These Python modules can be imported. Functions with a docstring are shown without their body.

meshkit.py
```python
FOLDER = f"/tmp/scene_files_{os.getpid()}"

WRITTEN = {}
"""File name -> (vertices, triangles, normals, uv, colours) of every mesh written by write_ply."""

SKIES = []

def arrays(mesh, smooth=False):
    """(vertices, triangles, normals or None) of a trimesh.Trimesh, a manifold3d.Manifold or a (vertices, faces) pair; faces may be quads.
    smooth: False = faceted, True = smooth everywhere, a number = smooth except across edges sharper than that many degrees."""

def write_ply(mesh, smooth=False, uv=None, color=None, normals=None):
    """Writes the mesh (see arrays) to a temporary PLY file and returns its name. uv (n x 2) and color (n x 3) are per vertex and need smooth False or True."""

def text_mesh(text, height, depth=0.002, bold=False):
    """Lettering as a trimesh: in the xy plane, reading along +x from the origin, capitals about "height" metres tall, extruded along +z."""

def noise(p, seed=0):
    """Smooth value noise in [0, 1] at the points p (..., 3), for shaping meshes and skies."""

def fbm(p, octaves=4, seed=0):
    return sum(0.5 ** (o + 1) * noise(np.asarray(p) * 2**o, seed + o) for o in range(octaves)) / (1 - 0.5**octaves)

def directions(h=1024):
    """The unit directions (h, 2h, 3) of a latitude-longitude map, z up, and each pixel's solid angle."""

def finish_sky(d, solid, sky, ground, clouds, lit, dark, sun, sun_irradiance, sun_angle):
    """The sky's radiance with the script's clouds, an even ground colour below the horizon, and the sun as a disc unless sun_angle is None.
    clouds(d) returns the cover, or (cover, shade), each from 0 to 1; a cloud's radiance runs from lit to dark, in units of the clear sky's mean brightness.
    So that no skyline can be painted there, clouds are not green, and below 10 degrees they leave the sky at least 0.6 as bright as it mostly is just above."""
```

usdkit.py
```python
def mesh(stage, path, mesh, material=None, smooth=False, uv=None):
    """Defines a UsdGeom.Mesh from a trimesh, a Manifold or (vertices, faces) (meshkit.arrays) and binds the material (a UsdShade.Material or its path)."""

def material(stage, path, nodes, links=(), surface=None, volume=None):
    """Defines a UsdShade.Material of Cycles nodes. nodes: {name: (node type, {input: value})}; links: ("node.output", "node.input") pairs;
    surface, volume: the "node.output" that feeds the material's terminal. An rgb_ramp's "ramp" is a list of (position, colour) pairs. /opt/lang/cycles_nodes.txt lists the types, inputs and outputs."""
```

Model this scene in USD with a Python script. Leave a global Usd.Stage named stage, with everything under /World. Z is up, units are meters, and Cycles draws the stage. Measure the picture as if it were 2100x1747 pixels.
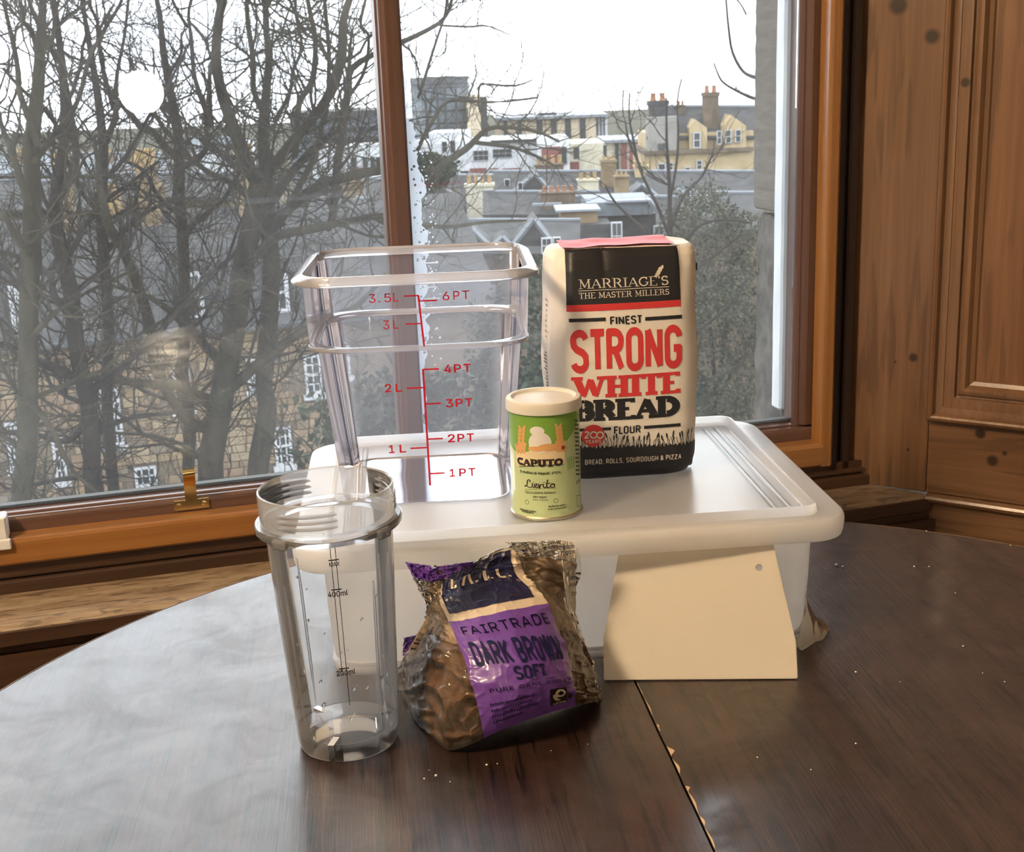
import math
import numpy as np
import trimesh
import manifold3d as m3
from shapely import geometry as sg, affinity as sa, union_all
from pxr import Usd, UsdGeom, UsdLux, UsdShade, Gf, Sdf, Vt
import usdkit
import meshkit

stage = Usd.Stage.CreateInMemory()
UsdGeom.SetStageUpAxis(stage, 'Z')
UsdGeom.SetStageMetersPerUnit(stage, 1.0)
UsdGeom.Xform.Define(stage, '/World')
rng = np.random.default_rng(7)

# ------------------------------------------------------------------ camera
PITCH, ROLL, CAMZ, FPX = 0.26134, -0.03754, 1.1818, 2700.0
cp, sp, cr, sr = math.cos(PITCH), math.sin(PITCH), math.cos(ROLL), math.sin(ROLL)
FWD = np.array([0, cp, -sp]); UP0 = np.array([0, sp, cp]); RT0 = np.array([1.0, 0, 0])
RIGHT = cr * RT0 + sr * UP0
UPV = -sr * RT0 + cr * UP0
EYE = np.array([0, 0, CAMZ])
cam = UsdGeom.Camera.Define(stage, '/World/camera')
M = Gf.Matrix4d(1.0)
for i, row in enumerate((RIGHT, UPV, -FWD, EYE)):
    for j in range(3):
        M[i, j] = float(row[j])
cam.AddTransformOp().Set(M)
cam.CreateHorizontalApertureAttr(36.0)
cam.CreateFocalLengthAttr(FPX / 2100.0 * 36.0)
cam.CreateFStopAttr(40.0)
cam.CreateFocusDistanceAttr(0.98)
cam.CreateClippingRangeAttr(Gf.Vec2f(0.02, 2000.0))
cam.CreateExposureAttr(1.05)

# ------------------------------------------------------------------ sky: bright even overcast
SKY = 2.05
dome = UsdLux.DomeLight.Define(stage, '/World/sky')
dome.CreateIntensityAttr(1.0)
usdkit.material(stage, '/World/Looks/sky_overcast', {
    'c': ('texture_coordinate', {}),
    'mp': ('mapping', {'scale': (1.0, 1.0, 2.6)}),
    'n': ('noise_texture', {'scale': 2.2, 'detail': 2.0, 'roughness': 0.5}),
    'r': ('rgb_ramp', {'ramp': [(0.3, (0.80, 0.88, 1.0)), (0.55, (0.97, 0.985, 1.0)), (0.8, (1.0, 1.0, 1.0))]}),
    'b': ('background_shader', {'strength': SKY})},
    [('c.generated', 'mp.vector'), ('mp.vector', 'n.vector'), ('n.fac', 'r.fac'), ('r.color', 'b.color')], surface='b.background')
UsdShade.MaterialBindingAPI.Apply(dome.GetPrim()).Bind(UsdShade.Material.Get(stage, '/World/Looks/sky_overcast'))
LAMP_GLOBE, LAMP_SHADE = 24.0, 72.0     # emission strengths of the two room lamps built below

# ------------------------------------------------------------------ helpers
LZ = 0.858          # top of the lid's recessed floor
TZ = 0.75           # table top


def sight(u, v, y):
    """The point at distance y in front of the window that the photograph shows at (u, v)."""
    d = FWD + (u - 1050) / FPX * RIGHT - (v - 873.5) / FPX * UPV
    return EYE + d * (y / d[1])


used = {}


def path_for(name, parent='/World'):
    p = f'{parent}/{name}'
    k = used.get(p, -1) + 1
    used[p] = k
    return p if k == 0 else f'{p}_{k:03d}'


def keys(prim, label=None, cat=None, group=None, kind=None):
    for k, v in (('label', label), ('category', cat), ('group', group), ('kind', kind)):
        if v:
            prim.SetCustomDataByKey(k, v)
    return prim


def thing(name, label, cat, loc=None, rotz=0.0, group=None, kind=None, parent='/World', matrix=None):
    x = UsdGeom.Xform.Define(stage, path_for(name, parent))
    if matrix is not None:
        mm = Gf.Matrix4d(1.0)
        for i in range(4):
            for j in range(4):
                mm[i, j] = float(matrix[j][i])
        x.AddTransformOp().Set(mm)
    elif loc is not None:
        x.AddTranslateOp().Set(Gf.Vec3d(*map(float, loc)))
        if rotz:
            x.AddRotateZOp().Set(math.degrees(rotz))
    keys(x.GetPrim(), label, cat, group, kind)
    return str(x.GetPath())


def obj(name, mesh, mat, parent='/World', smooth=False, label=None, kind=None, cat=None, group=None):
    p = path_for(name, parent)
    usdkit.mesh(stage, p, mesh, mat, smooth)
    keys(stage.GetPrimAtPath(p), label, cat, group, kind)
    return p


def dup(src, loc, rotz=0.0, label=None, scale=None, group=None):
    sp_ = stage.GetPrimAtPath(src)
    name = src.rsplit('/', 1)[1]
    x = UsdGeom.Xform.Define(stage, path_for(name))
    x.AddTranslateOp().Set(Gf.Vec3d(*map(float, loc)))
    if rotz:
        x.AddRotateZOp().Set(math.degrees(rotz))
    if scale:
        x.AddScaleOp().Set(Gf.Vec3f(scale, scale, scale))
    x.GetPrim().GetReferences().AddInternalReference(src)
    cd = dict(sp_.GetCustomData())
    keys(x.GetPrim(), label or cd.get('label'), cd.get('category'), group or cd.get('group'))
    x.GetPrim().SetInstanceable(True)


def cat_mesh(ms):
    ms = [m if isinstance(m, trimesh.Trimesh) else trimesh.Trimesh(*m, process=False) for m in ms]
    return trimesh.util.concatenate(ms)


def tm(v, f):
    f = np.asarray(f)
    if f.shape[1] == 4:
        f = np.vstack([f[:, [0, 1, 2]], f[:, [0, 2, 3]]])
    return trimesh.Trimesh(np.asarray(v, float), f, process=False)


def bbox(x0, x1, y0, y1, z0, z1, b=0.0):
    """A box, its edges chamfered by b."""
    if b <= 0:
        m = trimesh.creation.box([x1 - x0, y1 - y0, z1 - z0])
        m.apply_translation([(x0 + x1) / 2, (y0 + y1) / 2, (z0 + z1) / 2])
        return m
    pts = []
    for sx in (0, 1):
        for sy in (0, 1):
            for sz in (0, 1):
                c = np.array([x1 if sx else x0, y1 if sy else y0, z1 if sz else z0], float)
                d = np.array([-1 if sx else 1, -1 if sy else 1, -1 if sz else 1]) * b
                for k in range(3):
                    p = c + d
                    p[k] = c[k]
                    pts.append(p)
    return trimesh.convex.convex_hull(np.array(pts))


def frame_mesh(m, O, X, Y, Z):
    """The mesh with its axes laid along X, Y, Z from the origin O."""
    m = m.copy()
    m.vertices = np.asarray(O) + m.vertices @ np.array([X, Y, Z])
    if np.linalg.det(np.array([X, Y, Z])) < 0:
        m.invert()
    return m


def loft(loops, cap0=True, cap1=True, closed=True):
    """Skin over loops of equally many points."""
    L = np.array(loops, float)
    a, n = L.shape[:2]
    i, j = np.meshgrid(np.arange(a - 1), np.arange(n if closed else n - 1), indexing='ij')
    j2 = (j + 1) % n
    q = np.stack([i * n + j, i * n + j2, (i + 1) * n + j2, (i + 1) * n + j], -1).reshape(-1, 4)
    v = list(L.reshape(-1, 3))
    f = [list(x) for x in np.vstack([q[:, [0, 1, 2]], q[:, [0, 2, 3]]])]
    if cap0:
        c = len(v); v.append(L[0].mean(0)); f += [[c, (k + 1) % n, k] for k in range(n)]
    if cap1:
        c = len(v); v.append(L[-1].mean(0)); f += [[c, (a - 1) * n + k, (a - 1) * n + (k + 1) % n] for k in range(n)]
    return trimesh.Trimesh(np.array(v), np.array(f), process=False)


def rrect(w, d, r, n=8, z=0.0):
    """A rounded rectangle, counter-clockwise."""
    r = max(min(r, w / 2 - 1e-5, d / 2 - 1e-5), 1e-5)
    pts = []
    for cx, cy, a0 in ((w / 2 - r, d / 2 - r, 0), (-w / 2 + r, d / 2 - r, 90), (-w / 2 + r, -d / 2 + r, 180), (w / 2 - r, -d / 2 + r, 270)):
        for k in range(n + 1):
            a = math.radians(a0 + 90 * k / n)
            pts.append((cx + r * math.cos(a), cy + r * math.sin(a), z))
    return np.array(pts)


def lathe(prof, n=72, cap0=True, cap1=True):
    a = np.arange(n) * 2 * np.pi / n
    return loft([[(r * math.cos(t), r * math.sin(t), z) for t in a] for r, z in prof], cap0, cap1)


def sweep(pts, prof, closed=False):
    """Carries a profile [(side, up)] along a flat polyline; mitred. Side is to the right of travel, up is +z."""
    P = np.asarray(pts, float)
    n = len(P)
    loops = []
    for i in range(n):
        t0 = P[i] - P[i - 1] if (i or closed) else P[1] - P[0]
        t1 = P[(i + 1) % n] - P[i] if (i < n - 1 or closed) else P[-1] - P[-2]
        t0, t1 = t0 / np.linalg.norm(t0), t1 / np.linalg.norm(t1)
        s0, s1 = np.cross(t0, [0, 0, 1.0]), np.cross(t1, [0, 0, 1.0])
        s = s0 + s1
        s = s / (1e-9 + np.dot(s, s0))
        loops.append([P[i] + s * a + np.array([0, 0, b]) for a, b in prof])
    if closed:
        loops.append(loops[0])
    return loft(loops, not closed, not closed)


def tube(pts, rad, sides=6, caps=True):
    P = np.asarray(pts, float)
    t = np.gradient(P, axis=0)
    t /= np.linalg.norm(t, axis=1, keepdims=True) + 1e-12
    ref = np.array([0, 1.0, 0]) if abs(t[0, 1]) < 0.8 else np.array([1.0, 0, 0])
    a = np.cross(t, ref); a /= np.linalg.norm(a, axis=1, keepdims=True) + 1e-12
    b = np.cross(t, a)
    ang = np.arange(sides) * 2 * np.pi / sides
    R = np.broadcast_to(rad, (len(P),))
    L = P[:, None] + R[:, None, None] * (np.cos(ang)[None, :, None] * a[:, None] + np.sin(ang)[None, :, None] * b[:, None])
    return loft(L, caps, caps)


def grid_mesh(P):
    P = np.asarray(P, float)
    a, b = P.shape[:2]
    i, j = np.meshgrid(np.arange(a - 1), np.arange(b - 1), indexing='ij')
    q = np.stack([i * b + j, i * b + j + 1, (i + 1) * b + j + 1, (i + 1) * b + j], -1).reshape(-1, 4)
    return tm(P.reshape(-1, 3), q)


def catmull(pts, n):
    """n points along a smooth curve through pts."""
    from scipy.interpolate import CubicSpline
    p = np.asarray(pts, float)
    s = np.concatenate([[0], np.cumsum(np.linalg.norm(np.diff(p, axis=0), axis=1))])
    return CubicSpline(s, p)(np.linspace(0, s[-1], n))


# ------------------------------------------------------------------ lettering
def poly_mesh(shape, depth, maxlen=None):
    """Shapely areas as one thin solid; finely divided when it has to follow a curved surface."""
    out = []
    for g in getattr(shape, 'geoms', [shape]):
        if g.geom_type == 'Polygon' and g.area > 0:
            out.append(trimesh.creation.extrude_polygon(g, depth, engine='earcut'))
    m = cat_mesh(out)
    if maxlen:
        v, f = trimesh.remesh.subdivide_to_size(m.vertices, m.faces, maxlen, max_iter=12)
        m = trimesh.Trimesh(v, f, process=False)
    return m


def text_at(text, height, x, y, width=None, bold=False, spacing=0.0, slant=0.0, center=False, rot=0.0):
    """Sans lettering as a flat mesh with base line at (x, y), fitted to the given width."""
    if spacing:
        ms, cx = [], 0.0
        for ch in text:
            if ch == ' ':
                cx += 0.35 * height + spacing
                continue
            m = meshkit.text_mesh(ch, height, 1e-5, bold)
            m.apply_translation([cx - m.bounds[0][0], 0, 0])
            cx = m.bounds[1][0] + spacing
            ms.append(m)
        m = cat_mesh(ms)
    else:
        m = meshkit.text_mesh(text, height, 1e-5, bold)
    b = m.bounds
    m.apply_translation([-b[0][0], 0, 0])
    if width:
        m.vertices[:, 0] *= width / (b[1][0] - b[0][0])
    if slant:
        m.vertices[:, 0] += m.vertices[:, 1] * slant
    if center:
        m.vertices[:, 0] -= m.bounds[1][0] / 2
    if rot:
        m.apply_transform(trimesh.transformations.rotation_matrix(rot, [0, 0, 1]))
    m.apply_translation([x, y, 0])
    return m


def arc(cx, cy, rx, ry, a0, a1, n=14):
    return [(cx + rx * math.cos(math.radians(a0 + (a1 - a0) * k / n)), cy + ry * math.sin(math.radians(a0 + (a1 - a0) * k / n))) for k in range(n + 1)]


# Serif letters: thick strokes 't', thin strokes 'h', serifs 's' (x, y, half width) in a box one unit high.
GL = {
    'A': (0.78, [('h', [(0.06, 0), (0.39, 1)]), ('t', [(0.39, 1), (0.70, 0)]), ('h', [(0.18, 0.34), (0.56, 0.34)]), ('s', 0.06, 0, .13), ('s', 0.70, 0, .14)]),
    'B': (0.72, [('t', [(0.16, 0), (0.16, 1)]), ('h', [(0.16, 1), (0.40, 1)]), ('t', arc(0.40, 0.76, .20, .24, 90, -90)), ('h', [(0.16, .52), (0.40, .52)]), ('t', arc(0.42, 0.26, .22, .26, 90, -90)), ('h', [(0.42, 0), (0.16, 0)]), ('s', .12, 0, .11), ('s', .12, 1, .11)]),
    'C': (0.74, [('t', arc(0.42, 0.5, .34, .5, 45, 315, 24)), ('v', .66, .84, .12), ('v', .66, .16, .12)]),
    'D': (0.80, [('t', [(0.16, 0), (0.16, 1)]), ('h', [(0.16, 1), (0.36, 1)]), ('t', arc(0.36, 0.5, .36, .5, 90, -90, 20)), ('h', [(0.36, 0), (0.16, 0)]), ('s', .12, 0, .11), ('s', .12, 1, .11)]),
    'E': (0.68, [('t', [(0.16, 0), (0.16, 1)]), ('h', [(0.16, 1), (0.60, 1)]), ('h', [(0.16, .52), (0.46, .52)]), ('h', [(0.16, 0), (0.62, 0)]), ('v', .60, .92, .10), ('v', .62, .08, .10), ('s', .12, 0, .11), ('s', .12, 1, .11)]),
    'G': (0.80, [('t', arc(0.42, 0.5, .34, .5, 45, 330, 24)), ('t', [(0.70, 0.42), (0.70, 0.12)]), ('v', .66, .84, .12), ('s', .68, .44, .12)]),
    'H': (0.86, [('t', [(0.18, 0), (0.18, 1)]), ('t', [(0.68, 0), (0.68, 1)]), ('h', [(0.18, .5), (0.68, .5)])] + [('s', x, y, .15) for x in (.18, .68) for y in (0, 1)]),
    'I': (0.40, [('t', [(0.20, 0), (0.20, 1)]), ('s', .20, 0, .16), ('s', .20, 1, .16)]),
    'L': (0.66, [('t', [(0.18, 0), (0.18, 1)]), ('h', [(0.18, 0), (0.58, 0)]), ('v', .58, .08, .12), ('s', .18, 1, .14), ('s', .14, 0, .10)]),
    'M': (0.98, [('h', [(0.16, 0), (0.18, 1)]), ('t', [(0.18, 1), (0.49, 0.1)]), ('h', [(0.49, 0.1), (0.80, 1)]), ('t', [(0.80, 1), (0.82, 0)])] + [('s', .16, 0, .12), ('s', .82, 0, .14), ('s', .14, 1, .10), ('s', .84, 1, .10)]),
    'O': (0.84, [('t', arc(0.42, 0.5, .34, .5, 0, 360, 32))]),
    'P': (0.70, [('t', [(0.18, 0), (0.18, 1)]), ('h', [(0.18, 1), (0.40, 1)]), ('t', arc(0.40, 0.73, .23, .27, 90, -90)), ('h', [(0.40, .46), (0.18, .46)]), ('s', .18, 0, .15), ('s', .13, 1, .10)]),
    'R': (0.80, [('t', [(0.18, 0), (0.18, 1)]), ('h', [(0.18, 1), (0.40, 1)]), ('t', arc(0.40, 0.75, .22, .25, 90, -90)), ('h', [(0.40, .5), (0.18, .5)]), ('t', [(0.42, .5), (0.68, 0)]), ('s', .18, 0, .14), ('s', .13, 1, .10), ('s', .70, 0, .10)]),
    'S': (0.62, [('t', arc(0.30, 0.75, .21, .25, 30, 250, 18) + arc(0.32, 0.25, .22, .27, 80, -150, 18)), ('v', .49, .86, .10), ('v', .11, .14, .10)]),
    'T': (0.74, [('t', [(0.37, 0), (0.37, 1)]), ('h', [(0.06, 1), (0.68, 1)]), ('v', .07, .90, .11), ('v', .67, .90, .11), ('s', .37, 0, .16)]),
    'U': (0.84, [('t', [(0.18, 1), (0.18, .32)] + arc(0.42, .32, .24, .32, 180, 360, 16) + [(0.66, 1)]), ('s', .18, 1, .14), ('s', .66, 1, .14)]),
    'W': (1.14, [('t', [(0.10, 1), (0.34, 0)]), ('h', [(0.34, 0), (0.57, .95)]), ('t', [(0.57, .95), (0.80, 0)]), ('h', [(0.80, 0), (1.04, 1)]), ('s', .10, 1, .14), ('s', 1.04, 1, .13)]),
    "'": (0.22, [('t', [(0.12, 1), (0.10, .78)])]),
}


def serif_text(text, height, x, y, width, thick=0.13, thin=0.05, serif=0.05, gap=0.0):
    """Serif or slab lettering as shapely areas, fitted to width."""
    shapes, cx = [], 0.0
    for ch in text:
        if ch == ' ':
            cx += 0.4
            continue
        w, st = GL[ch]
        parts = []
        for s in st:
            if s[0] in 'th':
                tw = thick if s[0] == 't' else thin
                k = 1 - tw
                ln = sg.LineString([(px, tw / 2 + py * k) for px, py in s[1]])
                parts.append(ln.buffer(tw / 2, cap_style=2, join_style=2 if len(s[1]) < 6 else 1))
            elif s[0] == 's':
                y0 = 0 if s[2] < 0.3 else (1 - serif if s[2] > 0.8 else s[2] - serif / 2)
                parts.append(sg.box(s[1] - s[3] - thick / 4, y0, s[1] + s[3] + thick / 4, y0 + serif))
            else:
                parts.append(sg.box(s[1] - serif / 2 - .01, s[2] - s[3] * 1.2, s[1] + serif / 2 + .01, s[2] + s[3] * 1.2))
        shapes.append(sa.translate(union_all(parts).intersection(sg.box(-1, 0, 3, 1)), cx, 0))
        cx += w + gap
    u = union_all(shapes)
    b = u.bounds
    return sa.affine_transform(u, [width / (b[2] - b[0]), 0, 0, height, x - b[0] * width / (b[2] - b[0]), y])


# ------------------------------------------------------------------ materials
def MAT(name, nodes, links, surface, volume=None):
    return usdkit.material(stage, f'/World/Looks/{name}', nodes, links, surface, volume)


def plain(name, color, rough=0.5, **kw):
    return MAT(name, {'p': ('principled_bsdf', {'base_color': color, 'roughness': rough, **kw})}, [], 'p.BSDF')


def mottled(name, c0, c1, scale=20.0, rough=0.7, bump=0.0, stretch=(1, 1, 1), detail=3.0, lo=0.35, hi=0.65, **kw):
    """Two tones mixed by noise, with optional relief."""
    nodes = {'c': ('texture_coordinate', {}), 'mp': ('mapping', {'scale': stretch}),
             'n': ('noise_texture', {'scale': scale, 'detail': detail, 'roughness': 0.6}),
             'r': ('rgb_ramp', {'ramp': [(lo, c0), (hi, c1)]}),
             'p': ('principled_bsdf', {'roughness': rough, **kw})}
    links = [('c.object', 'mp.vector'), ('mp.vector', 'n.vector'), ('n.fac', 'r.fac'), ('r.color', 'p.base_color')]
    if bump:
        nodes['b'] = ('bump', {'strength': 0.6, 'distance': bump})
        links += [('n.fac', 'b.height'), ('b.normal', 'p.normal')]
    return MAT(name, nodes, links, 'p.BSDF')


def wood(name, dark, mid, light, rot=(0, 0, 0), along=1.2, across=26.0, rough=0.45, coat=0.0, coat_rough=0.2, ring=9.0, bump=0.0, knots=(), spec=0.5, offset=(0, 0, 0), pores=0.0, smudge=False):
    """Straight-grained wood: the mapped x axis runs with the grain. knots: (x, y, z, radius)."""
    nodes = {
        'c': ('texture_coordinate', {}),
        'mr': ('mapping', {'rotation': rot, 'location': offset}),
        'ms': ('mapping', {'scale': (along, across, across)}),
        'w': ('noise_texture', {'scale': 0.35, 'detail': 3.0, 'roughness': 0.5}),
        'n': ('noise_texture', {'scale': 1.0, 'detail': 4.0, 'roughness': 0.6, 'distortion': 0.35}),
        'mf': ('mapping', {'scale': (along * 4, across * 9, across * 9)}),
        'f': ('noise_texture', {'scale': 1.0, 'detail': 3.0, 'roughness': 0.6}),
        'mx': ('math', {'math_type': 'multiply_add', 'value2': 0.45}),
        'ri': ('math', {'math_type': 'multiply', 'value2': ring}),
        'sn': ('math', {'math_type': 'pingpong', 'value2': 1.0}),
        'r': ('rgb_ramp', {'ramp': [(0.20, dark), (0.47, mid), (0.78, light)]}),
        'p': ('principled_bsdf', {'roughness': rough, 'coat_weight': coat, 'coat_roughness': coat_rough, 'specular_ior_level': spec}),
        'b': ('bump', {'strength': 0.5, 'distance': bump})}
    links = [('c.object', 'mr.vector'), ('mr.vector', 'ms.vector'), ('ms.vector', 'w.vector'), ('ms.vector', 'n.vector'),
             ('mr.vector', 'mf.vector'), ('mf.vector', 'f.vector'),
             ('w.fac', 'ri.value1'), ('ri.value', 'sn.value1'), ('sn.value', 'mixn.value1'), ('n.fac', 'mixn.value3'),
             ('mixn.value', 'mx.value1'), ('f.fac', 'fs.value1'), ('fs.value', 'mx.value3'),
             ('mx.value', 'r.fac')]
    if bump:
        links += [('f.fac', 'b.height'), ('b.normal', 'p.normal')]
    else:
        del nodes['b']
    nodes['mixn'] = ('math', {'math_type': 'multiply_add', 'value2': 0.35})
    nodes['fs'] = ('math', {'math_type': 'multiply', 'value2': 0.45})
    last = 'r.color'
    if pores:
        nodes['mq'] = ('mapping', {'scale': (along * 6, across * 5, across * 5)})
        nodes['q'] = ('noise_texture', {'scale': 1.0, 'detail': 2.0, 'roughness': 0.5, 'distortion': 0.4})
        nodes['qm'] = ('map_range', {'range_type': 'smoothstep', 'from_min': 0.47, 'from_max': 0.36, 'to_min': 0.0, 'to_max': pores, 'clamp': True})
        nodes['qx'] = ('mix', {'color2': tuple(0.35 * c for c in dark)})
        links += [('mr.vector', 'mq.vector'), ('mq.vector', 'q.vector'), ('q.fac', 'qm.value'), ('qm.result', 'qx.fac'), (last, 'qx.color1')]
        last = 'qx.color'
    if smudge:
        nodes['sm'] = ('noise_texture', {'scale': 16.0, 'detail': 4.0, 'roughness': 0.65, 'distortion': 0.6})
        nodes['sr'] = ('map_range', {'from_min': 0.35, 'from_max': 0.65, 'to_min': coat_rough * 0.7, 'to_max': coat_rough * 1.6, 'clamp': True})
        nodes['sw'] = ('map_range', {'from_min': 0.35, 'from_max': 0.65, 'to_min': coat, 'to_max': coat * 0.72, 'clamp': True})
        links += [('c.object', 'sm.vector'), ('sm.fac', 'sr.value'), ('sr.result', 'p.coat_roughness'), ('sm.fac', 'sw.value'), ('sw.result', 'p.coat_weight')]
    for k, (x, y, z, rad) in enumerate(knots):
        nodes[f'kd{k}'] = ('vector_math', {'math_type': 'distance', 'vector2': (x, y, z)})
        nodes[f'ka{k}'] = ('math', {'math_type': 'multiply_add', 'value2': rad * 0.9})
        nodes[f'km{k}'] = ('map_range', {'range_type': 'smoothstep', 'from_min': rad * 2.1, 'from_max': rad * 1.15, 'to_min': 0.0, 'to_max': 0.85, 'clamp': True})
        nodes[f'kx{k}'] = ('mix', {'color2': (0.010, 0.005, 0.003)})
        links += [('c.object', f'kd{k}.vector1'), ('n.fac', f'ka{k}.value1'), (f'kd{k}.value', f'ka{k}.value3'),
                  (f'ka{k}.value', f'km{k}.value'), (f'km{k}.result', f'kx{k}.fac'), (last, f'kx{k}.color1')]
        last = f'kx{k}.color'
    links.append((last, 'p.base_color'))
    return MAT(name, nodes, links, 'p.BSDF')

# ------------------------------------------------------------------ window frame of reference
PSI = math.radians(15.0)
WE = np.array([math.cos(PSI), math.sin(PSI), 0]); WN = np.array([-math.sin(PSI), math.cos(PSI), 0]); WZ = np.array([0, 0, 1.0])
WO = np.array([0.46310641, 1.40688116, LZ])


def W(m):
    return frame_mesh(m, WO, WE, WN, WZ)


# panelled wall: t runs along it towards the room, second axis up, third out of it
PA = math.radians(-34.5)
PT = np.array([math.cos(PA), math.sin(PA), 0]); PH = np.cross(PT, WZ)


def PW(m):
    return frame_mesh(m, WO, PT, WZ, PH)


# ------------------------------------------------------------------ woods and room materials
DK, MD, LT = (0.092, 0.043, 0.018), (0.175, 0.088, 0.041), (0.27, 0.148, 0.076)
GRAIN_E = (0, 0, -PSI)                       # grain along the window
GRAIN_Z = (0, math.pi / 2, 0)                # upright grain
GRAIN_T = (0, 0, -PA)                        # grain along the panelled wall
pine_e = wood('pine_along_window', DK, MD, LT, GRAIN_E, rough=0.32, coat=0.35, coat_rough=0.18)
pine_z = wood('pine_upright', DK, MD, LT, GRAIN_Z, rough=0.36, coat=0.3, coat_rough=0.2, across=22)
bead_e = wood('varnished_bead_along', (0.24, 0.098, 0.026), (0.35, 0.155, 0.044), (0.43, 0.22, 0.075), GRAIN_E, rough=0.3, coat=0.9, coat_rough=0.10, ring=4)
bead_z = wood('varnished_bead_upright', (0.24, 0.098, 0.026), (0.35, 0.155, 0.044), (0.43, 0.22, 0.075), GRAIN_Z, rough=0.3, coat=0.4, coat_rough=0.15, ring=4)
sash_e = wood('sash_wood_along', (0.070, 0.033, 0.023), (0.115, 0.058, 0.042), (0.165, 0.088, 0.066), GRAIN_E, rough=0.4, coat=0.8, coat_rough=0.14, ring=3)
sash_z = wood('sash_wood_upright', (0.070, 0.033, 0.023), (0.115, 0.058, 0.042), (0.165, 0.088, 0.066), GRAIN_Z, rough=0.4, coat=0.35, coat_rough=0.22, ring=3)
darkfr_e = wood('dark_frame_along', (0.022, 0.010, 0.006), (0.050, 0.024, 0.013), (0.095, 0.048, 0.025), GRAIN_E, rough=0.5, ring=6)  # shade and dirt of the frame grooves put into the wood tone
darkfr_z = wood('dark_frame_upright', (0.009, 0.005, 0.0035), (0.020, 0.010, 0.007), (0.040, 0.021, 0.014), GRAIN_Z, rough=0.5, ring=6)  # darkened further: shade of the side recess painted in, along with dirt
sill_w = wood('worn_sill_wood', (0.055, 0.034, 0.020), (0.27, 0.19, 0.12), (0.56, 0.46, 0.35), GRAIN_E, rough=0.42, coat=0.25, coat_rough=0.3, ring=3, along=7, across=34, pores=0.5)


def wallpoint(t, z):
    return tuple(WO + PT * t + WZ * z)


board_w = wood('pine_jamb_board', DK, MD, LT, GRAIN_Z, rough=0.42, coat=0.25, coat_rough=0.25, across=17, pores=0.35,
               knots=[(*wallpoint(-0.0215, 0.0053), 0.0042), (*wallpoint(-0.0526, 0.378), 0.0075), (*wallpoint(-0.0229, -0.1007), 0.0014), (*wallpoint(-0.0413, -0.0014), 0.0012), (*wallpoint(-0.0161, 0.345), 0.0065)])
rail_w = wood('pine_rail', DK, MD, LT, GRAIN_T, rough=0.42, coat=0.25, coat_rough=0.25, across=20, pores=0.35,
              knots=[(*wallpoint(0.0549, -0.0729), 0.0045), (*wallpoint(0.0694, -0.1014), 0.0048), (*wallpoint(0.0816, -0.0915), 0.0022)])
mould_z = wood('pine_moulding_upright', DK, MD, LT, GRAIN_Z, rough=0.34, coat=0.35, coat_rough=0.18, across=30, knots=[(*wallpoint(0.0006, 0.2879), 0.0032), (*wallpoint(0.020, 0.298), 0.004)])
panel_w = wood('pine_panel', DK, (0.18, 0.082, 0.033), (0.27, 0.135, 0.06), GRAIN_Z, rough=0.45, coat=0.2, coat_rough=0.3, across=16, pores=0.35)
plaster = plain('cream_plaster', (0.45, 0.43, 0.40), 0.9)
carpet = plain('floor_boards_brown', (0.07, 0.045, 0.03), 0.7)
white_paint = mottled('weathered_white_paint', (0.70, 0.74, 0.80), (0.86, 0.88, 0.90), 60, 0.55, 0.0004, stretch=(1, 1, 0.15))
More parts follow.
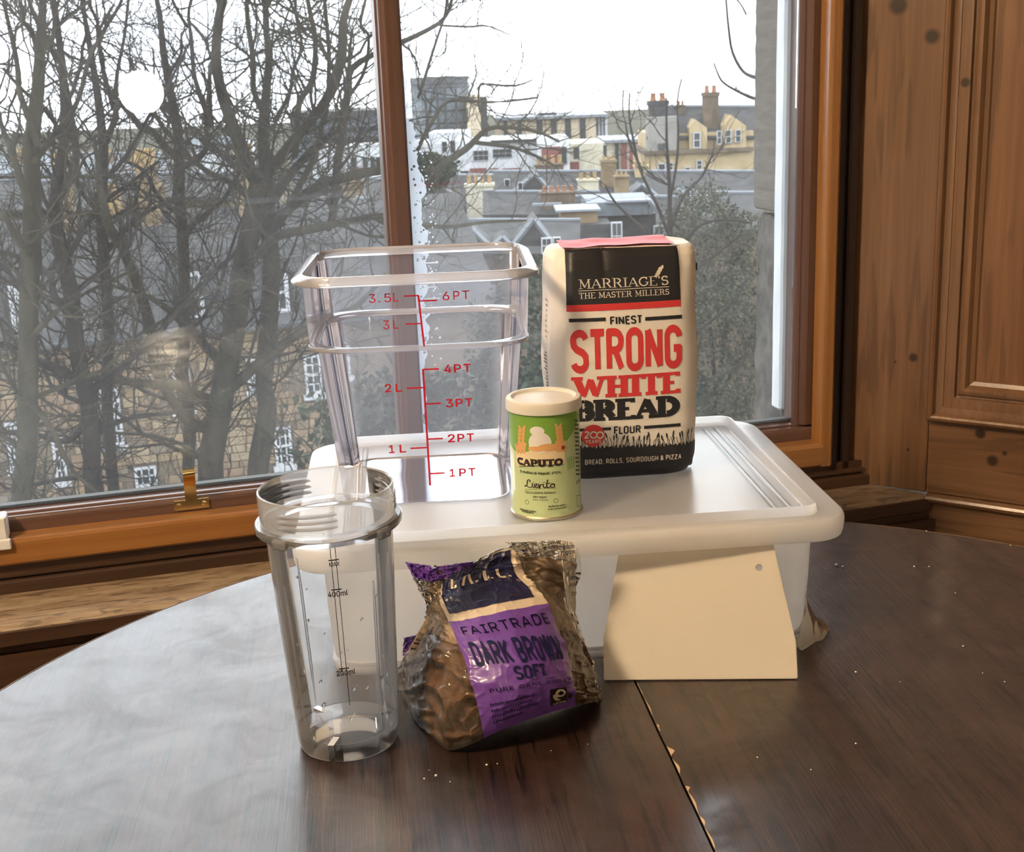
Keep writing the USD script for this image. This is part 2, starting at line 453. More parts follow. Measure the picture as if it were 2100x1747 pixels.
sandstone_smooth = mottled('dressed_sandstone', (0.145, 0.128, 0.108), (0.19, 0.17, 0.148), 30, 0.9, 0.0015, stretch=(1, 1, 4.0))
sandstone_rough = mottled('weathered_sandstone', (0.055, 0.052, 0.050), (0.17, 0.158, 0.14), 26, 0.95, 0.006, detail=8)

# window glass, a little dirty: clear, mirroring by angle, and with a thin veil that catches the daylight
pane_glass = MAT('window_glass', {
    't': ('transparent_bsdf', {'color': (0.94, 0.955, 0.955)}), 'g': ('glossy_bsdf', {'color': (1, 1, 1), 'roughness': 0.004}), 'fr': ('fresnel', {'IOR': 1.5}),
    'tr': ('translucent_bsdf', {'color': (0.9, 0.9, 0.9)}), 'c': ('texture_coordinate', {}),
    'n': ('noise_texture', {'scale': 5.0, 'detail': 6.0}), 'mr': ('map_range', {'from_min': 0.3, 'from_max': 0.75, 'to_min': 0.006, 'to_max': 0.016, 'clamp': True}),
    'm1': ('mix_closure', {}), 'm2': ('mix_closure', {})},
    [('c.object', 'n.vector'), ('n.fac', 'mr.value'), ('mr.result', 'm1.fac'), ('t.BSDF', 'm1.closure1'), ('tr.BSDF', 'm1.closure2'),
     ('fr.fac', 'm2.fac'), ('m1.closure', 'm2.closure1'), ('g.BSDF', 'm2.closure2')], 'm2.closure')

# ------------------------------------------------------------------ room shell
S0, S1 = -1.75, -0.045      # the window opening along the wall
ZB, ZT = -0.30, 1.45        # its foot and head, from the lid's height


def shell(name, mesh, mat, label, part=None):
    p = thing(name, label, 'wall' if 'wall' in name else name, kind='structure')
    obj(part or 'plaster_face', mesh, mat, p)
    return p


shell('floor', bbox(-3.4, 2.6, -3.4, 2.4, -0.12, 0.0), carpet, 'brown boarded floor under the round table', 'floor_surface')
shell('ceiling', bbox(-3.4, 2.6, -3.4, 2.4, 2.75, 2.87), plaster, 'cream ceiling above the bay window', 'ceiling_surface')
shell('wall_back', bbox(-3.0, 2.2, -3.25, -3.1, 0, 2.75), plaster, 'cream back wall of the room, facing the window')
shell('wall_left', bbox(-3.15, -3.0, -3.25, 1.6, 0, 2.75), plaster, 'cream left wall of the room, out of the picture')
wf = thing('wall_front', 'stone outer wall around the window with its dressed jamb', 'wall', kind='structure')
obj('wall_below', W(bbox(-2.9, 0.5, 0.07, 0.30, -LZ, -0.205)), sandstone_rough, wf)
obj('wall_beside', W(bbox(-2.9, S0, 0.07, 0.30, -0.205, ZT + 0.5)), plaster, wf)
obj('wall_above', W(bbox(S0, 0.5, 0.07, 0.30, ZT, ZT + 0.5)), plaster, wf)
obj('stone_sill', W(bbox(S0, -0.10, 0.125, 0.32, -0.205, -0.16, 0.006)), sandstone_rough, wf)


def rough_block(x0, x1, y0, y1, z0, z1, amp, scale, seed, bev=0.004, cell=0.006):
    m = bbox(x0, x1, y0, y1, z0, z1, bev)
    v, f = trimesh.remesh.subdivide_to_size(m.vertices, m.faces, cell, max_iter=14)
    m = trimesh.Trimesh(v, f, process=True)
    d = (meshkit.fbm(m.vertices * scale, 4, seed) - 0.5) * 2 * amp
    m.vertices = m.vertices + m.vertex_normals * d[:, None]
    return m


up = bbox(-0.1155, 0.30, 0.132, 0.212, 0.158, ZT, 0.003)
v, f = trimesh.remesh.subdivide_to_size(up.vertices, up.faces, 0.016, max_iter=14)
up = trimesh.Trimesh(v, f, process=True)
up.vertices[:, 0] += 0.0010 * np.sin(up.vertices[:, 2] * 260 + 2.0 * np.sin(up.vertices[:, 2] * 31)) * meshkit.noise(up.vertices * [3, 3, 40], 5)
obj('jamb_stone', W(up), sandstone_smooth, wf, label='smooth tooled upper jamb stone')
obj('jamb_stone', W(rough_block(-0.112, 0.30, 0.132, 0.210, -0.25, 0.152, 0.0055, 36, 11, cell=0.007)), sandstone_rough, wf, smooth=40, label='weathered lower jamb stone')

# ------------------------------------------------------------------ the window
wi = thing('window_1', 'large varnished timber sash window with a worn sill', 'window', kind='structure')
sill = []
for s, d in ((-0.001, 0.0), (-0.0475, 0.056), (S0, 0.056), (S0, -0.056)):
    pass
top = [(-0.0478, 0.0565), (S0, 0.0565), (S0, -0.051), (-0.0045, -0.0005)]
mid = [(-0.0478, 0.0565), (S0, 0.0565), (S0, -0.056), (-0.001, -0.0045)]
sill = trimesh.convex.convex_hull(np.array([(s, d, -0.148) for s, d in top] + [(s, d, -0.153) for s, d in mid] + [(s, d, -0.166) for s, d in mid] + [(s, d, -0.170) for s, d in top]))
obj('sill', W(sill), sill_w, wi)
apr = [(0.0085, -0.008), (S0, -0.050), (S0, 0.02), (-0.02, 0.02)]
nose = [(-0.001, -0.0045), (S0, -0.056), (S0, -0.0598), (0.0005, -0.0083)]
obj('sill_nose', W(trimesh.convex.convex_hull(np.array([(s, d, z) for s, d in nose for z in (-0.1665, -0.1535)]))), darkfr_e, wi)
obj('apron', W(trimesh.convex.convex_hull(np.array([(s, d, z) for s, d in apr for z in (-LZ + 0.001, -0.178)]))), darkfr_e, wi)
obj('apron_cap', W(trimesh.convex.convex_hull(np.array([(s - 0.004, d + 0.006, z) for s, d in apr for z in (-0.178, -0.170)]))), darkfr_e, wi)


def run(prof, s0, s1):
    """A moulding along the foot of the window: prof is [(d, z)], counter-clockwise seen from the left end."""
    return W(loft([[(s, d, z) for d, z in prof] for s in (s0, s1)]))


def stand(prof, z0, z1):
    """An upright moulding: prof is [(s, d)]."""
    return W(loft([[(s, d, z) for s, d in prof] for z in (z0, z1)]))


SB = -0.0905
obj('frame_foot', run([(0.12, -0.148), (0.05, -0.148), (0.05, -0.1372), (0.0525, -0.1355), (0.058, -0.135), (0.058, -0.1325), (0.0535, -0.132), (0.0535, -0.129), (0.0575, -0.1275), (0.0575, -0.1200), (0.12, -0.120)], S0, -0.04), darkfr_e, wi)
obj('staff_bead', run([(0.0725, -0.1195), (0.052, -0.1195), (0.0495, -0.117), (0.0495, -0.0965), (0.0505, -0.0937), (0.053, -0.0925), (0.0725, -0.0925)], S0, -0.0985), bead_e, wi)
obj('staff_bead', stand([(-0.0905, 0.0725), (-0.106, 0.0725), (-0.106, 0.0525), (-0.105, 0.0503), (-0.1025, 0.0495), (-0.0935, 0.0495), (-0.0905, 0.052)], -0.1195, ZT), bead_z, wi)
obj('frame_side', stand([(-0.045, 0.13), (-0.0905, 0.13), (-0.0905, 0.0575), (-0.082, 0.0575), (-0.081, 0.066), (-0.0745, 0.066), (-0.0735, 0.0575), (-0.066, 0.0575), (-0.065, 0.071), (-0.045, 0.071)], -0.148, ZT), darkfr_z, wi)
obj('sash_rail', run([(0.108, -0.14), (0.0735, -0.14), (0.0735, -0.0830), (0.0738, -0.0805), (0.0748, -0.0788), (0.0765, -0.0778), (0.0800, -0.0776), (0.0803, -0.0788), (0.0812, -0.0788), (0.0815, -0.0766), (0.0830, -0.0756), (0.0890, -0.0752), (0.108, -0.0735)], S0, -0.0925), sash_e, wi)
obj('sash_stile', stand([(-0.0925, 0.108), (-0.1225, 0.108), (-0.1225, 0.089), (-0.1215, 0.085), (-0.1195, 0.0815), (-0.1185, 0.0815), (-0.1180, 0.079), (-0.1150, 0.0745), (-0.1135, 0.0735), (-0.0925, 0.0735)], -0.0755, ZT), sash_z, wi)
obj('glazing_bar', stand([(-0.579, 0.106), (-0.579, 0.087), (-0.5772, 0.0845), (-0.5765, 0.0800), (-0.5745, 0.0785), (-0.5730, 0.0748), (-0.5715, 0.0735), (-0.5585, 0.0735), (-0.5570, 0.0748), (-0.5562, 0.0785), (-0.5550, 0.0800), (-0.5546, 0.0845), (-0.5540, 0.087), (-0.5540, 0.106)][::-1], -0.0755, ZT), sash_z, wi)
obj('sash_head', W(bbox(S0, -0.0925, 0.0735, 0.108, ZT - 0.05, ZT)), sash_e, wi)
obj('sash_stile', W(bbox(S0, S0 + 0.04, 0.0735, 0.108, -0.0755, ZT - 0.05)), sash_z, wi)
obj('pane', W(bbox(S0 + 0.04, -0.577, 0.092, 0.095, -0.0735, ZT - 0.05)), pane_glass, wi)
obj('pane', W(bbox(-0.556, -0.1225, 0.092, 0.095, -0.0735, ZT - 0.05)), pane_glass, wi)
putty = plain('grey_putty', (0.09, 0.09, 0.085), 0.8)
obj('putty', W(bbox(S0 + 0.04, -0.1225, 0.0952, 0.105, -0.0745, -0.0715)), putty, wi)
# the white painted outer frame beyond the glass
strip = bbox(-0.1285, -0.095, 0.109, 0.131, -0.0655, ZT, 0.0025)
v, f = trimesh.remesh.subdivide_to_size(strip.vertices, strip.faces, 0.012, max_iter=14)
strip = trimesh.Trimesh(v, f, process=True)
strip.vertices[:, 0] += (meshkit.noise(strip.vertices * [60, 60, 22], 3) - 0.5) * 0.0016
obj('outer_frame', W(strip), white_paint, wi, label='white painted outer frame strip')
# flaking whitish film on the glass along the glazing bar
film = MAT('flaking_white_film', {'d': ('diffuse_bsdf', {'color': (0.70, 0.74, 0.80)}), 't': ('translucent_bsdf', {'color': (0.62, 0.66, 0.72)}), 'x': ('transparent_bsdf', {}), 'm': ('mix_closure', {'fac': 0.5}), 'm2': ('mix_closure', {'fac': 0.35})},
           [('d.BSDF', 'm.closure1'), ('t.BSDF', 'm.closure2'), ('m.closure', 'm2.closure1'), ('x.BSDF', 'm2.closure2')], 'm2.closure')
zz = np.linspace(-0.07, 0.335, 260)
edge = -0.5395 + 0.010 * (meshkit.fbm(np.c_[zz * 14, zz * 0, zz * 0 + 3], 2, 4) - 0.5) + 0.011 * (meshkit.fbm(np.c_[zz * 130, zz * 0, zz * 0], 3, 9) - 0.5) - 0.013 * np.clip((zz - 0.22) / 0.12, 0, 1) - 0.008 * np.clip((0.19 - zz) / 0.2, 0, 1)
fl = sg.Polygon([(-0.5538, z) for z in zz[::-1]] + [(max(e, -0.5525), z) for e, z in zip(edge, zz)]).buffer(0)
holes = [sg.Point(rng.uniform(-0.549, -0.530), rng.uniform(-0.06, 0.33)).buffer(rng.uniform(0.0004, 0.0015), 3) for _ in range(150)]
bits = [sg.Point(rng.uniform(-0.540, -0.526) , rng.uniform(0.02, 0.26)).buffer(rng.uniform(0.0003, 0.0012), 3) for _ in range(90)]
fl = union_all([fl.difference(union_all(holes))] + bits)
fm = cat_mesh([trimesh.creation.extrude_polygon(g, 0.0003, engine='earcut') for g in fl.geoms])
obj('flaking_film', W(frame_mesh(fm, (0, 0.0957, 0), (1, 0, 0), (0, 0, 1), (0, -1, 0))), film, wi, label='flaking whitish film beside the glazing bar', kind='stuff')

# ------------------------------------------------------------------ the panelled wall of the bay
wr = thing('wall_right', 'knotty pine panelled wall of the bay with moulded panel', 'wall', kind='structure')
obj('jamb_board', PW(bbox(-0.17, -0.0016, -0.148, 1.45, -0.03, 0.0, 0.0008)), board_w, wr)
obj('rail_board', PW(bbox(-0.0012, 1.30, -0.1475, -0.0605, -0.03, -0.0008, 0.0008)), rail_w, wr)
prof = [(0.0, -0.02), (0.0, 0.0095), (0.0018, 0.0125), (0.0045, 0.0135), (0.0066, 0.0122), (0.0078, 0.0090), (0.0082, 0.0050), (0.0120, 0.0028), (0.0150, 0.0020), (0.0155, 0.0008), (0.0262, -0.0006),
        (0.0270, -0.0060), (0.0288, -0.0062), (0.0300, -0.0028), (0.0330, -0.0014), (0.0365, -0.0022), (0.0390, -0.0060), (0.0398, -0.0085), (0.0440, -0.0100), (0.0460, -0.0135), (0.0460, -0.02)]
pathL = [(-0.0014, 1.5, 0), (-0.0014, -0.0618, 0), (1.30, -0.0618, 0)]
obj('panel_moulding', PW(sweep(pathL, [(-a, h) for a, h in prof][::-1])), mould_z, wr, smooth=25)
obj('panel_field', PW(bbox(0.040, 1.30, -0.022, 1.45, -0.03, -0.0125)), panel_w, wr)
obj('ledge_trim', PW(loft([[(t, z, h) for h, z in ((-0.02, -0.1582), (0.004, -0.1582), (0.0075, -0.1560), (0.0085, -0.1528), (0.0070, -0.1500), (0.0, -0.1482), (-0.02, -0.1482))] for t in (0.001, 1.3)])), pine_z, wr)
obj('dado_board', PW(bbox(0.002, 1.30, -LZ + 0.001, -0.1600, -0.02, -0.001)), rail_w, wr)
obj('wall_return', bbox(1.50, 1.65, -3.25, 0.75, 0, 2.75), plaster, wr)
obj('wall_above', PW(bbox(-0.17, 1.30, 1.45, 1.95, -0.05, 0.0)), plaster, wr)

# ------------------------------------------------------------------ things on the window
brass = MAT('polished_brass', {'m': ('principled_bsdf', {'base_color': (0.74, 0.60, 0.30), 'metallic': 1.0, 'roughness': 0.22})}, [], 'm.BSDF')
hk = thing('sash_lift', 'brass hook sash lift screwed to the bottom rail of the window', 'window hook')
HS = -0.7985
obj('base_plate', W(bbox(HS - 0.0175, HS + 0.0175, 0.0712, 0.0735, -0.0905, -0.0798, 0.0006)), brass, hk)
for k in (-1, 1):
    sc = trimesh.creation.icosphere(3, 0.0026)
    sc.vertices *= [1, 0.35, 1]
    slot = m3.Manifold.cube([0.0044, 0.002, 0.0007], True).rotate([0, 35 * k, 0]).translate([0, -0.0010, 0])
    body = m3.Manifold(m3.Mesh(np.asarray(sc.vertices, np.float32), np.asarray(sc.faces, np.uint32))) - slot
    r = body.to_mesh()
    s = tm(r.vert_properties[:, :3], r.tri_verts); s.apply_translation([HS + k * 0.0125, 0.0712, -0.0850])
    obj('screw', W(s), brass, hk, smooth=30)
hp = catmull([(0.0718, -0.084), (0.0716, -0.078), (0.0700, -0.069), (0.0660, -0.0600), (0.0590, -0.0535), (0.0515, -0.0500), (0.0465, -0.0470), (0.0460, -0.0440), (0.0485, -0.0415)], 40)
tn = np.gradient(hp, axis=0); tn /= np.linalg.norm(tn, axis=1, keepdims=True); nn = np.c_[-tn[:, 1], tn[:, 0]]
loops = []
for i, (p, n_) in enumerate(zip(hp, nn)):
    w = 0.0063 if i < 3 else 0.0058
    a, b = p + n_ * 0.0009, p - n_ * 0.0009
    loops.append([(HS - w, a[0], a[1]), (HS + w, a[0], a[1]), (HS + w, b[0], b[1]), (HS - w, b[0], b[1])])
obj('hook', W(loft(loops)), brass, hk, smooth=30)
st = thing('window_stop', 'small white plastic stop block on the window bead at the left edge', 'window stop')
white_plastic = plain('white_plastic', (0.82, 0.83, 0.85), 0.35)
obj('block', W(bbox(-1.005, -0.9725, 0.0455, 0.068, -0.0922, -0.0685, 0.0015)), white_plastic, st)
obj('flange', W(bbox(-1.005, -0.9705, 0.0440, 0.0495, -0.1010, -0.0905, 0.001)), white_plastic, st)

# ------------------------------------------------------------------ round table in two leaves
TC = np.array([0.1140, 0.7085]); TR = 0.5475
GA = math.atan2(-0.2152, 0.0227)
table_w = wood('dark_stained_oak', (0.008, 0.0036, 0.0024), (0.025, 0.0112, 0.0076), (0.054, 0.027, 0.0195), (0, 0, -GA), along=2.6, across=46, ring=8, rough=0.42, coat=0.88, coat_rough=0.21, bump=0.0006, pores=0.85, smudge=True)
pale_w = wood('bare_chipped_wood', (0.42, 0.27, 0.15), (0.58, 0.42, 0.27), (0.70, 0.55, 0.38), (0, 0, -GA), rough=0.8)
tb = thing('round_table', 'dark stained round wooden table with a cracked centre joint', 'table', (TC[0], TC[1], 0))
gd = np.array([math.cos(GA), math.sin(GA)]); gs = np.array([-gd[1], gd[0]])     # along the joint, and to its right
j0 = np.array([0.0833, 0.8754]) - TC
along = np.linspace(-0.62, 0.80, 120)
cut = [j0 + gd * a for a in along]
wob = (meshkit.fbm(np.c_[along * 55, along * 0, along * 0], 4, 2) - 0.5)


def half_plane(side):
    pts = [tuple(c + gs * (side * (0.0006 + 0.0011 * max(0, w * side + 0.1)))) for c, w in zip(cut, wob)]
    far = [tuple(cut[-1] + gs * side * 1.3), tuple(cut[0] + gs * side * 1.3)]
    return pts + far


disc = lathe([(TR - 0.016, 0.722), (TR - 0.006, 0.7235), (TR - 0.001, 0.729), (TR, 0.736), (TR - 0.0012, 0.7435), (TR - 0.0040, 0.7482), (TR - 0.0085, 0.7500)], 220)
disc.fix_normals()
dm = m3.Manifold(m3.Mesh(np.asarray(disc.vertices, np.float32), np.asarray(disc.faces, np.uint32)))
for side in (-1, 1):
    pts = half_plane(side)
    cs = m3.CrossSection([pts if sg.Polygon(pts).exterior.is_ccw else pts[::-1]])
    r = (dm ^ m3.Manifold.extrude(cs, 0.2).translate([0, 0, 0.65])).to_mesh()
    obj('table_leaf', tm(r.vert_properties[:, :3], r.tri_verts), table_w, tb, smooth=25)
rim_w = mottled('worn_edge_wood', (0.10, 0.050, 0.030), (0.34, 0.22, 0.145), 24, 0.5)
ring_ = [[(rr * math.cos(t), rr * math.sin(t), z) for t in np.arange(220) * 2 * np.pi / 220] for rr, z in [(TR - .0052, .7492), (TR - .0036, .7487), (TR - .0008, .7443), (TR + .0004, .7395), (TR + .0002, .7365), (TR - .003, .7365), (TR - .006, .745)]]
obj('worn_edge', loft(ring_ + [ring_[0]], False, False), rim_w, tb, smooth=40, label='worn paler edge of the table top')
chips = []
for a, w, ln in ((0.0675, 0.0024, 0.010), (0.0995, 0.0036, 0.013), (0.120, 0.0020, 0.020), (0.148, 0.0030, 0.008), (0.165, 0.0016, 0.03), (0.2000, 0.0014, 0.03), (0.035, 0.0010, 0.03), (0.008, 0.0008, 0.02), (0.225, 0.0015, 0.02), (0.185, 0.0018, 0.015)):
    c = j0 + gd * a + gs * 0.0009
    n = 8
    ed = [tuple(c + gd * (ln * (k / n - 0.5))) for k in range(n + 1)] + [tuple(c + gd * (ln * (k / n - 0.5)) + gs * w * math.sin(math.pi * k / n) ** 0.6 * (0.6 + 0.4 * math.sin(7 * k + a * 300))) for k in range(n - 1, 0, -1)]
    m = trimesh.creation.extrude_polygon(sg.Polygon(ed).buffer(0), 0.0007, engine='earcut'); m.apply_translation([0, 0, 0.7497])
    chips.append(m)
    obj('chipped_edge', m, pale_w, tb)
obj('pedestal', lathe([(0.0, 0.03), (0.07, 0.03), (0.075, 0.10), (0.05, 0.18), (0.04, 0.40), (0.055, 0.52), (0.04, 0.60), (0.10, 0.70), (0.20, 0.722)], 40), table_w, tb, smooth=40)
for k in range(4):
    a = k * math.pi / 2 + 0.4
    pts = [(0.05 * math.cos(a), 0.05 * math.sin(a), 0.14), (0.18 * math.cos(a), 0.18 * math.sin(a), 0.09), (0.32 * math.cos(a), 0.32 * math.sin(a), 0.022)]
    obj('foot', tube(catmull(pts, 10), np.linspace(0.03, 0.02, 10), 8), table_w, tb, smooth=40)

# ------------------------------------------------------------------ white dough tub with its lid
poly = MAT('milky_polythene', {'p': ('principled_bsdf', {'base_color': (0.92, 0.905, 0.84), 'roughness': 0.38, 'subsurface_weight': 1.0, 'subsurface_radius': (1.0, 0.95, 0.80), 'subsurface_scale': 0.016, 'specular_ior_level': 0.5})}, [], 'p.BSDF')
poly_lid = MAT('milky_polythene_lid', {'p': ('principled_bsdf', {'base_color': (0.775, 0.772, 0.765), 'roughness': 0.28, 'subsurface_weight': 1.0, 'subsurface_radius': (1.0, 0.96, 0.88), 'subsurface_scale': 0.007, 'specular_ior_level': 0.6})}, [], 'p.BSDF')
BX, BY, BR = 0.0320, 1.0390, 0.0801
LW, LD, RW, RD = 0.4109, 0.295, 0.3639, 0.2703


def ring(levels, n=10):
    """Skin through rounded rectangles (width, depth, radius, height)."""
    return [rrect(w, d, r, n, z) for w, d, r, z in levels]


tub = thing('dough_tub', 'milky white plastic dough tub under the lid, scraper leaning on its front', 'tub', (BX, BY, TZ), BR)
BW, BD = LW - 0.040, LD - 0.044
H = LZ - TZ
wall_out = [(BW - 0.012, BD - 0.012, .020, 0.0012), (BW - 0.006, BD - 0.006, .022, 0.0016), (BW - 0.004, BD - 0.004, .023, 0.004), (BW - 0.004, BD - 0.004, .023, 0.0085), (BW - 0.009, BD - 0.009, .022, 0.0105), (BW - 0.008, BD - 0.008, .022, 0.0125), (BW - 0.003, BD - 0.003, .022, 0.050), (BW, BD, .022, H - 0.010), (BW, BD, .022, H - 0.0055)]
wall_in = [(BW - 0.006, BD - 0.006, .020, H - 0.0055), (BW - 0.008, BD - 0.008, .020, 0.050), (BW - 0.014, BD - 0.014, .018, 0.012), (BW - 0.03, BD - 0.03, .016, 0.006)]
obj('tub_body', loft(ring(wall_out + wall_in)), poly, tub, smooth=35)
lid = thing('tub_lid', 'milky white tub lid with a raised ridge, food containers standing on it', 'lid', (BX, BY, LZ), BR)
lidp = [(BW - 0.02, BD - 0.02, .02, -0.0045), (LW - 0.010, LD - 0.010, .026, -0.0045), (LW - 0.008, LD - 0.008, .027, -0.0150), (LW - 0.0065, LD - 0.0065, .028, -0.0160), (LW - 0.003, LD - 0.003, .029, -0.0155), (LW - 0.001, LD - 0.001, .030, -0.0120), (LW, LD, .030, -0.0050),
        (LW - 0.0008, LD - 0.0008, .030, -0.0018), (LW - 0.0032, LD - 0.0032, .029, 0.0004), (LW - 0.0075, LD - 0.0075, .027, 0.0014), (RW + 0.0090, RD + 0.0075, .016, 0.0012), (RW + 0.0030, RD + 0.0030, .013, 0.0020), (RW + 0.0008, RD + 0.0008, .012, 0.0075), (RW - 0.0006, RD - 0.0006, .012, 0.0088), (RW - 0.0030, RD - 0.0030, .011, 0.0088),
        (RW - 0.0046, RD - 0.0046, .010, 0.0076), (RW - 0.0085, RD - 0.0085, .008, 0.0006), (RW - 0.0115, RD - 0.0115, .007, 0.0)]
obj('lid_shell', loft(ring(lidp)), poly_lid, lid, smooth=30)
for sx in (-1, 1):
    for a, w, h in ((0.0155, 0.0030, 0.0018), (0.0260, 0.0034, 0.0014)):
        x = sx * (RW / 2 - a)
        obj('lid_rib', loft([rrect(w + 0.003, RD - 0.020, .002, 3, -0.0006) + [x, 0, 0], rrect(w, RD - 0.024, .0015, 3, h * 0.8) + [x, 0, 0], rrect(w * 0.5, RD - 0.027, .0006, 3, h) + [x, 0, 0]]), poly_lid, lid, smooth=40)

# clear bag corner poking out below the right end of the tub
bagfilm = MAT('thin_clear_film', {'t': ('transparent_bsdf', {'color': (0.93, 0.93, 0.91)}), 'd0': ('diffuse_bsdf', {'color': (0.86, 0.85, 0.78)}), 'd1': ('translucent_bsdf', {'color': (0.88, 0.87, 0.80)}), 'd': ('mix_closure', {'fac': 0.5}), 'g': ('glossy_bsdf', {'roughness': 0.12}), 'l': ('layer_weight', {'blend': 0.12}),
                                'm1': ('mix_closure', {'fac': 0.84}), 'm2': ('mix_closure', {})}, [('d0.BSDF', 'd.closure1'), ('d1.BSDF', 'd.closure2'), ('t.BSDF', 'm1.closure1'), ('d.closure', 'm1.closure2'), ('l.fresnel', 'm2.fac'), ('m1.closure', 'm2.closure1'), ('g.BSDF', 'm2.closure2')], 'm2.closure')
pb = thing('plastic_bag', 'cloudy clear plastic bag corner sticking out under the right end of the tub', 'plastic bag')
Pb = []
for i in range(15):
    t = i / 14
    foot = np.array([0.2135 + 0.030 * math.sin(t * 2.2), 0.920 + 0.060 * t ** 1.1, TZ + 0.0006 + 0.0022 * math.sin(t * 9) ** 2])
    head = np.array([0.2120 + 0.0105 * min(1, 3 * t), 0.9270 + 0.045 * t, TZ + 0.004 + 0.030 * min(1, 2.2 * t) ** 0.8])
    row = []
    for j in range(12):
        s = j / 11
        p = foot * (1 - s) + head * s
        p[2] -= 0.006 * math.sin(math.pi * s) * (0.5 + t)
        p += (meshkit.fbm(np.array([[p[0] * 130, p[1] * 130, p[2] * 130]]), 3, 5)[0] - 0.5) * 0.004 * np.array([1, -1, 0.3]) * math.sin(math.pi * min(1, s + .1))
        row.append(p)
    Pb.append(row)
Pb = np.array(Pb); Pb[..., 2] = np.maximum(Pb[..., 2], TZ + 0.0005)
obj('film_fold', grid_mesh(Pb), bagfilm, pb, smooth=True)
obj('film_fold', grid_mesh(Pb * [1, 1, 1] + np.array([-0.004, 0.004, 0.0])), bagfilm, pb, smooth=True)

# ------------------------------------------------------------------ bench scraper
scr_m = MAT('cream_scraper_plastic', {'p': ('principled_bsdf', {'base_color': (0.70, 0.645, 0.56), 'roughness': 0.42})}, [], 'p.BSDF')
a0, a1 = np.array([0.0597, 0.8822, TZ]), np.array([0.2008, 0.8727, TZ])
top_mid = np.array([0.1335, 0.9178, LZ - 0.0095])
sx = (a1 - a0); SWd = np.linalg.norm(sx); sx /= SWd
mid0 = (a0 + a1) / 2
sy = top_mid - mid0; sy -= sx * np.dot(sy, sx); SH = np.linalg.norm(sy); sy /= SH
sz = np.cross(sx, sy)
outline = [(-.0702, 0.001), (-.0692, 0), (.0692, 0), (.0702, .001), (.0700, .0265), (.0695, .0285), (.0548, SH - 0.002), (.0536, SH), (-.0536, SH), (-.0548, SH - 0.002), (-.0688, .0345), (-.0700, .0320)]
hole = sg.Point(0.0452, SH - 0.0262).buffer(0.0025, 12)
pl = sg.Polygon(outline).difference(hole)


def chamfered(shape, t, b):
    """A slab of the outline with its rims broken; t thick."""
    inner = shape.buffer(-b, join_style=2)
    m = m3.Manifold()
    for lay, z0, z1 in ((inner, 0, t), (shape, b, t - b)):
        cs = m3.CrossSection([list(lay.exterior.coords)[:-1]] + [list(i.coords)[:-1] for i in lay.interiors], m3.FillRule.EvenOdd)
        m = m + m3.Manifold.extrude(cs, z1 - z0).translate([0, 0, z0])
    r = m.to_mesh()
    return tm(r.vert_properties[:, :3], r.tri_verts)


sc = thing('bench_scraper', 'cream plastic dough scraper with a hole, leaning on the front of the tub', 'dough scraper')
slab = chamfered(pl, 0.0022, 0.0004)
obj('blade', frame_mesh(slab, mid0 + np.array([0, 0, 0.0009]) - sz * 0.0022, sx, sy, sz), scr_m, sc, smooth=20)

# ------------------------------------------------------------------ square clear storage container
clear = MAT('clear_polycarbonate', {
    't': ('transparent_bsdf', {'color': (0.95, 0.95, 0.965)}), 'g': ('glossy_bsdf', {'color': (0.9, 0.9, 0.95), 'roughness': 0.07}), 'fr': ('fresnel', {'IOR': 1.45}),
    'd': ('translucent_bsdf', {'color': (0.80, 0.80, 0.89)}), 'd2': ('diffuse_bsdf', {'color': (0.80, 0.80, 0.89)}), 'm0': ('mix_closure', {'fac': 0.18}), 'lw': ('layer_weight', {'blend': 0.32}), 'mr': ('map_range', {'from_min': 0.06, 'from_max': 0.75, 'to_min': 0.06, 'to_max': 0.62, 'clamp': True}),
    'm1': ('mix_closure', {}), 'm2': ('mix_closure', {})},
    [('lw.facing', 'mr.value'), ('mr.result', 'm1.fac'), ('d.BSDF', 'm0.closure1'), ('d2.BSDF', 'm0.closure2'), ('t.BSDF', 'm1.closure1'), ('m0.closure', 'm1.closure2'), ('fr.fac', 'm2.fac'), ('m1.closure', 'm2.closure1'), ('g.BSDF', 'm2.closure2')], 'm2.closure')


def plastic(name, tint, clear_w, rough, ior=1.5):
    """Thick clear plastic that scatters a good part of the light."""
    return MAT(name, {'t': ('transparent_bsdf', {'color': tint}), 'd': ('diffuse_bsdf', {'color': tint}), 'tr': ('translucent_bsdf', {'color': tint}), 'g': ('glossy_bsdf', {'color': (1, 1, 1), 'roughness': rough}), 'fr': ('fresnel', {'IOR': ior}),
                      'm0': ('mix_closure', {'fac': 0.3}), 'm1': ('mix_closure', {'fac': clear_w}), 'm2': ('mix_closure', {})},
               [('d.BSDF', 'm0.closure1'), ('tr.BSDF', 'm0.closure2'), ('m0.closure', 'm1.closure1'), ('t.BSDF', 'm1.closure2'), ('fr.fac', 'm2.fac'), ('m1.closure', 'm2.closure1'), ('g.BSDF', 'm2.closure2')], 'm2.closure')


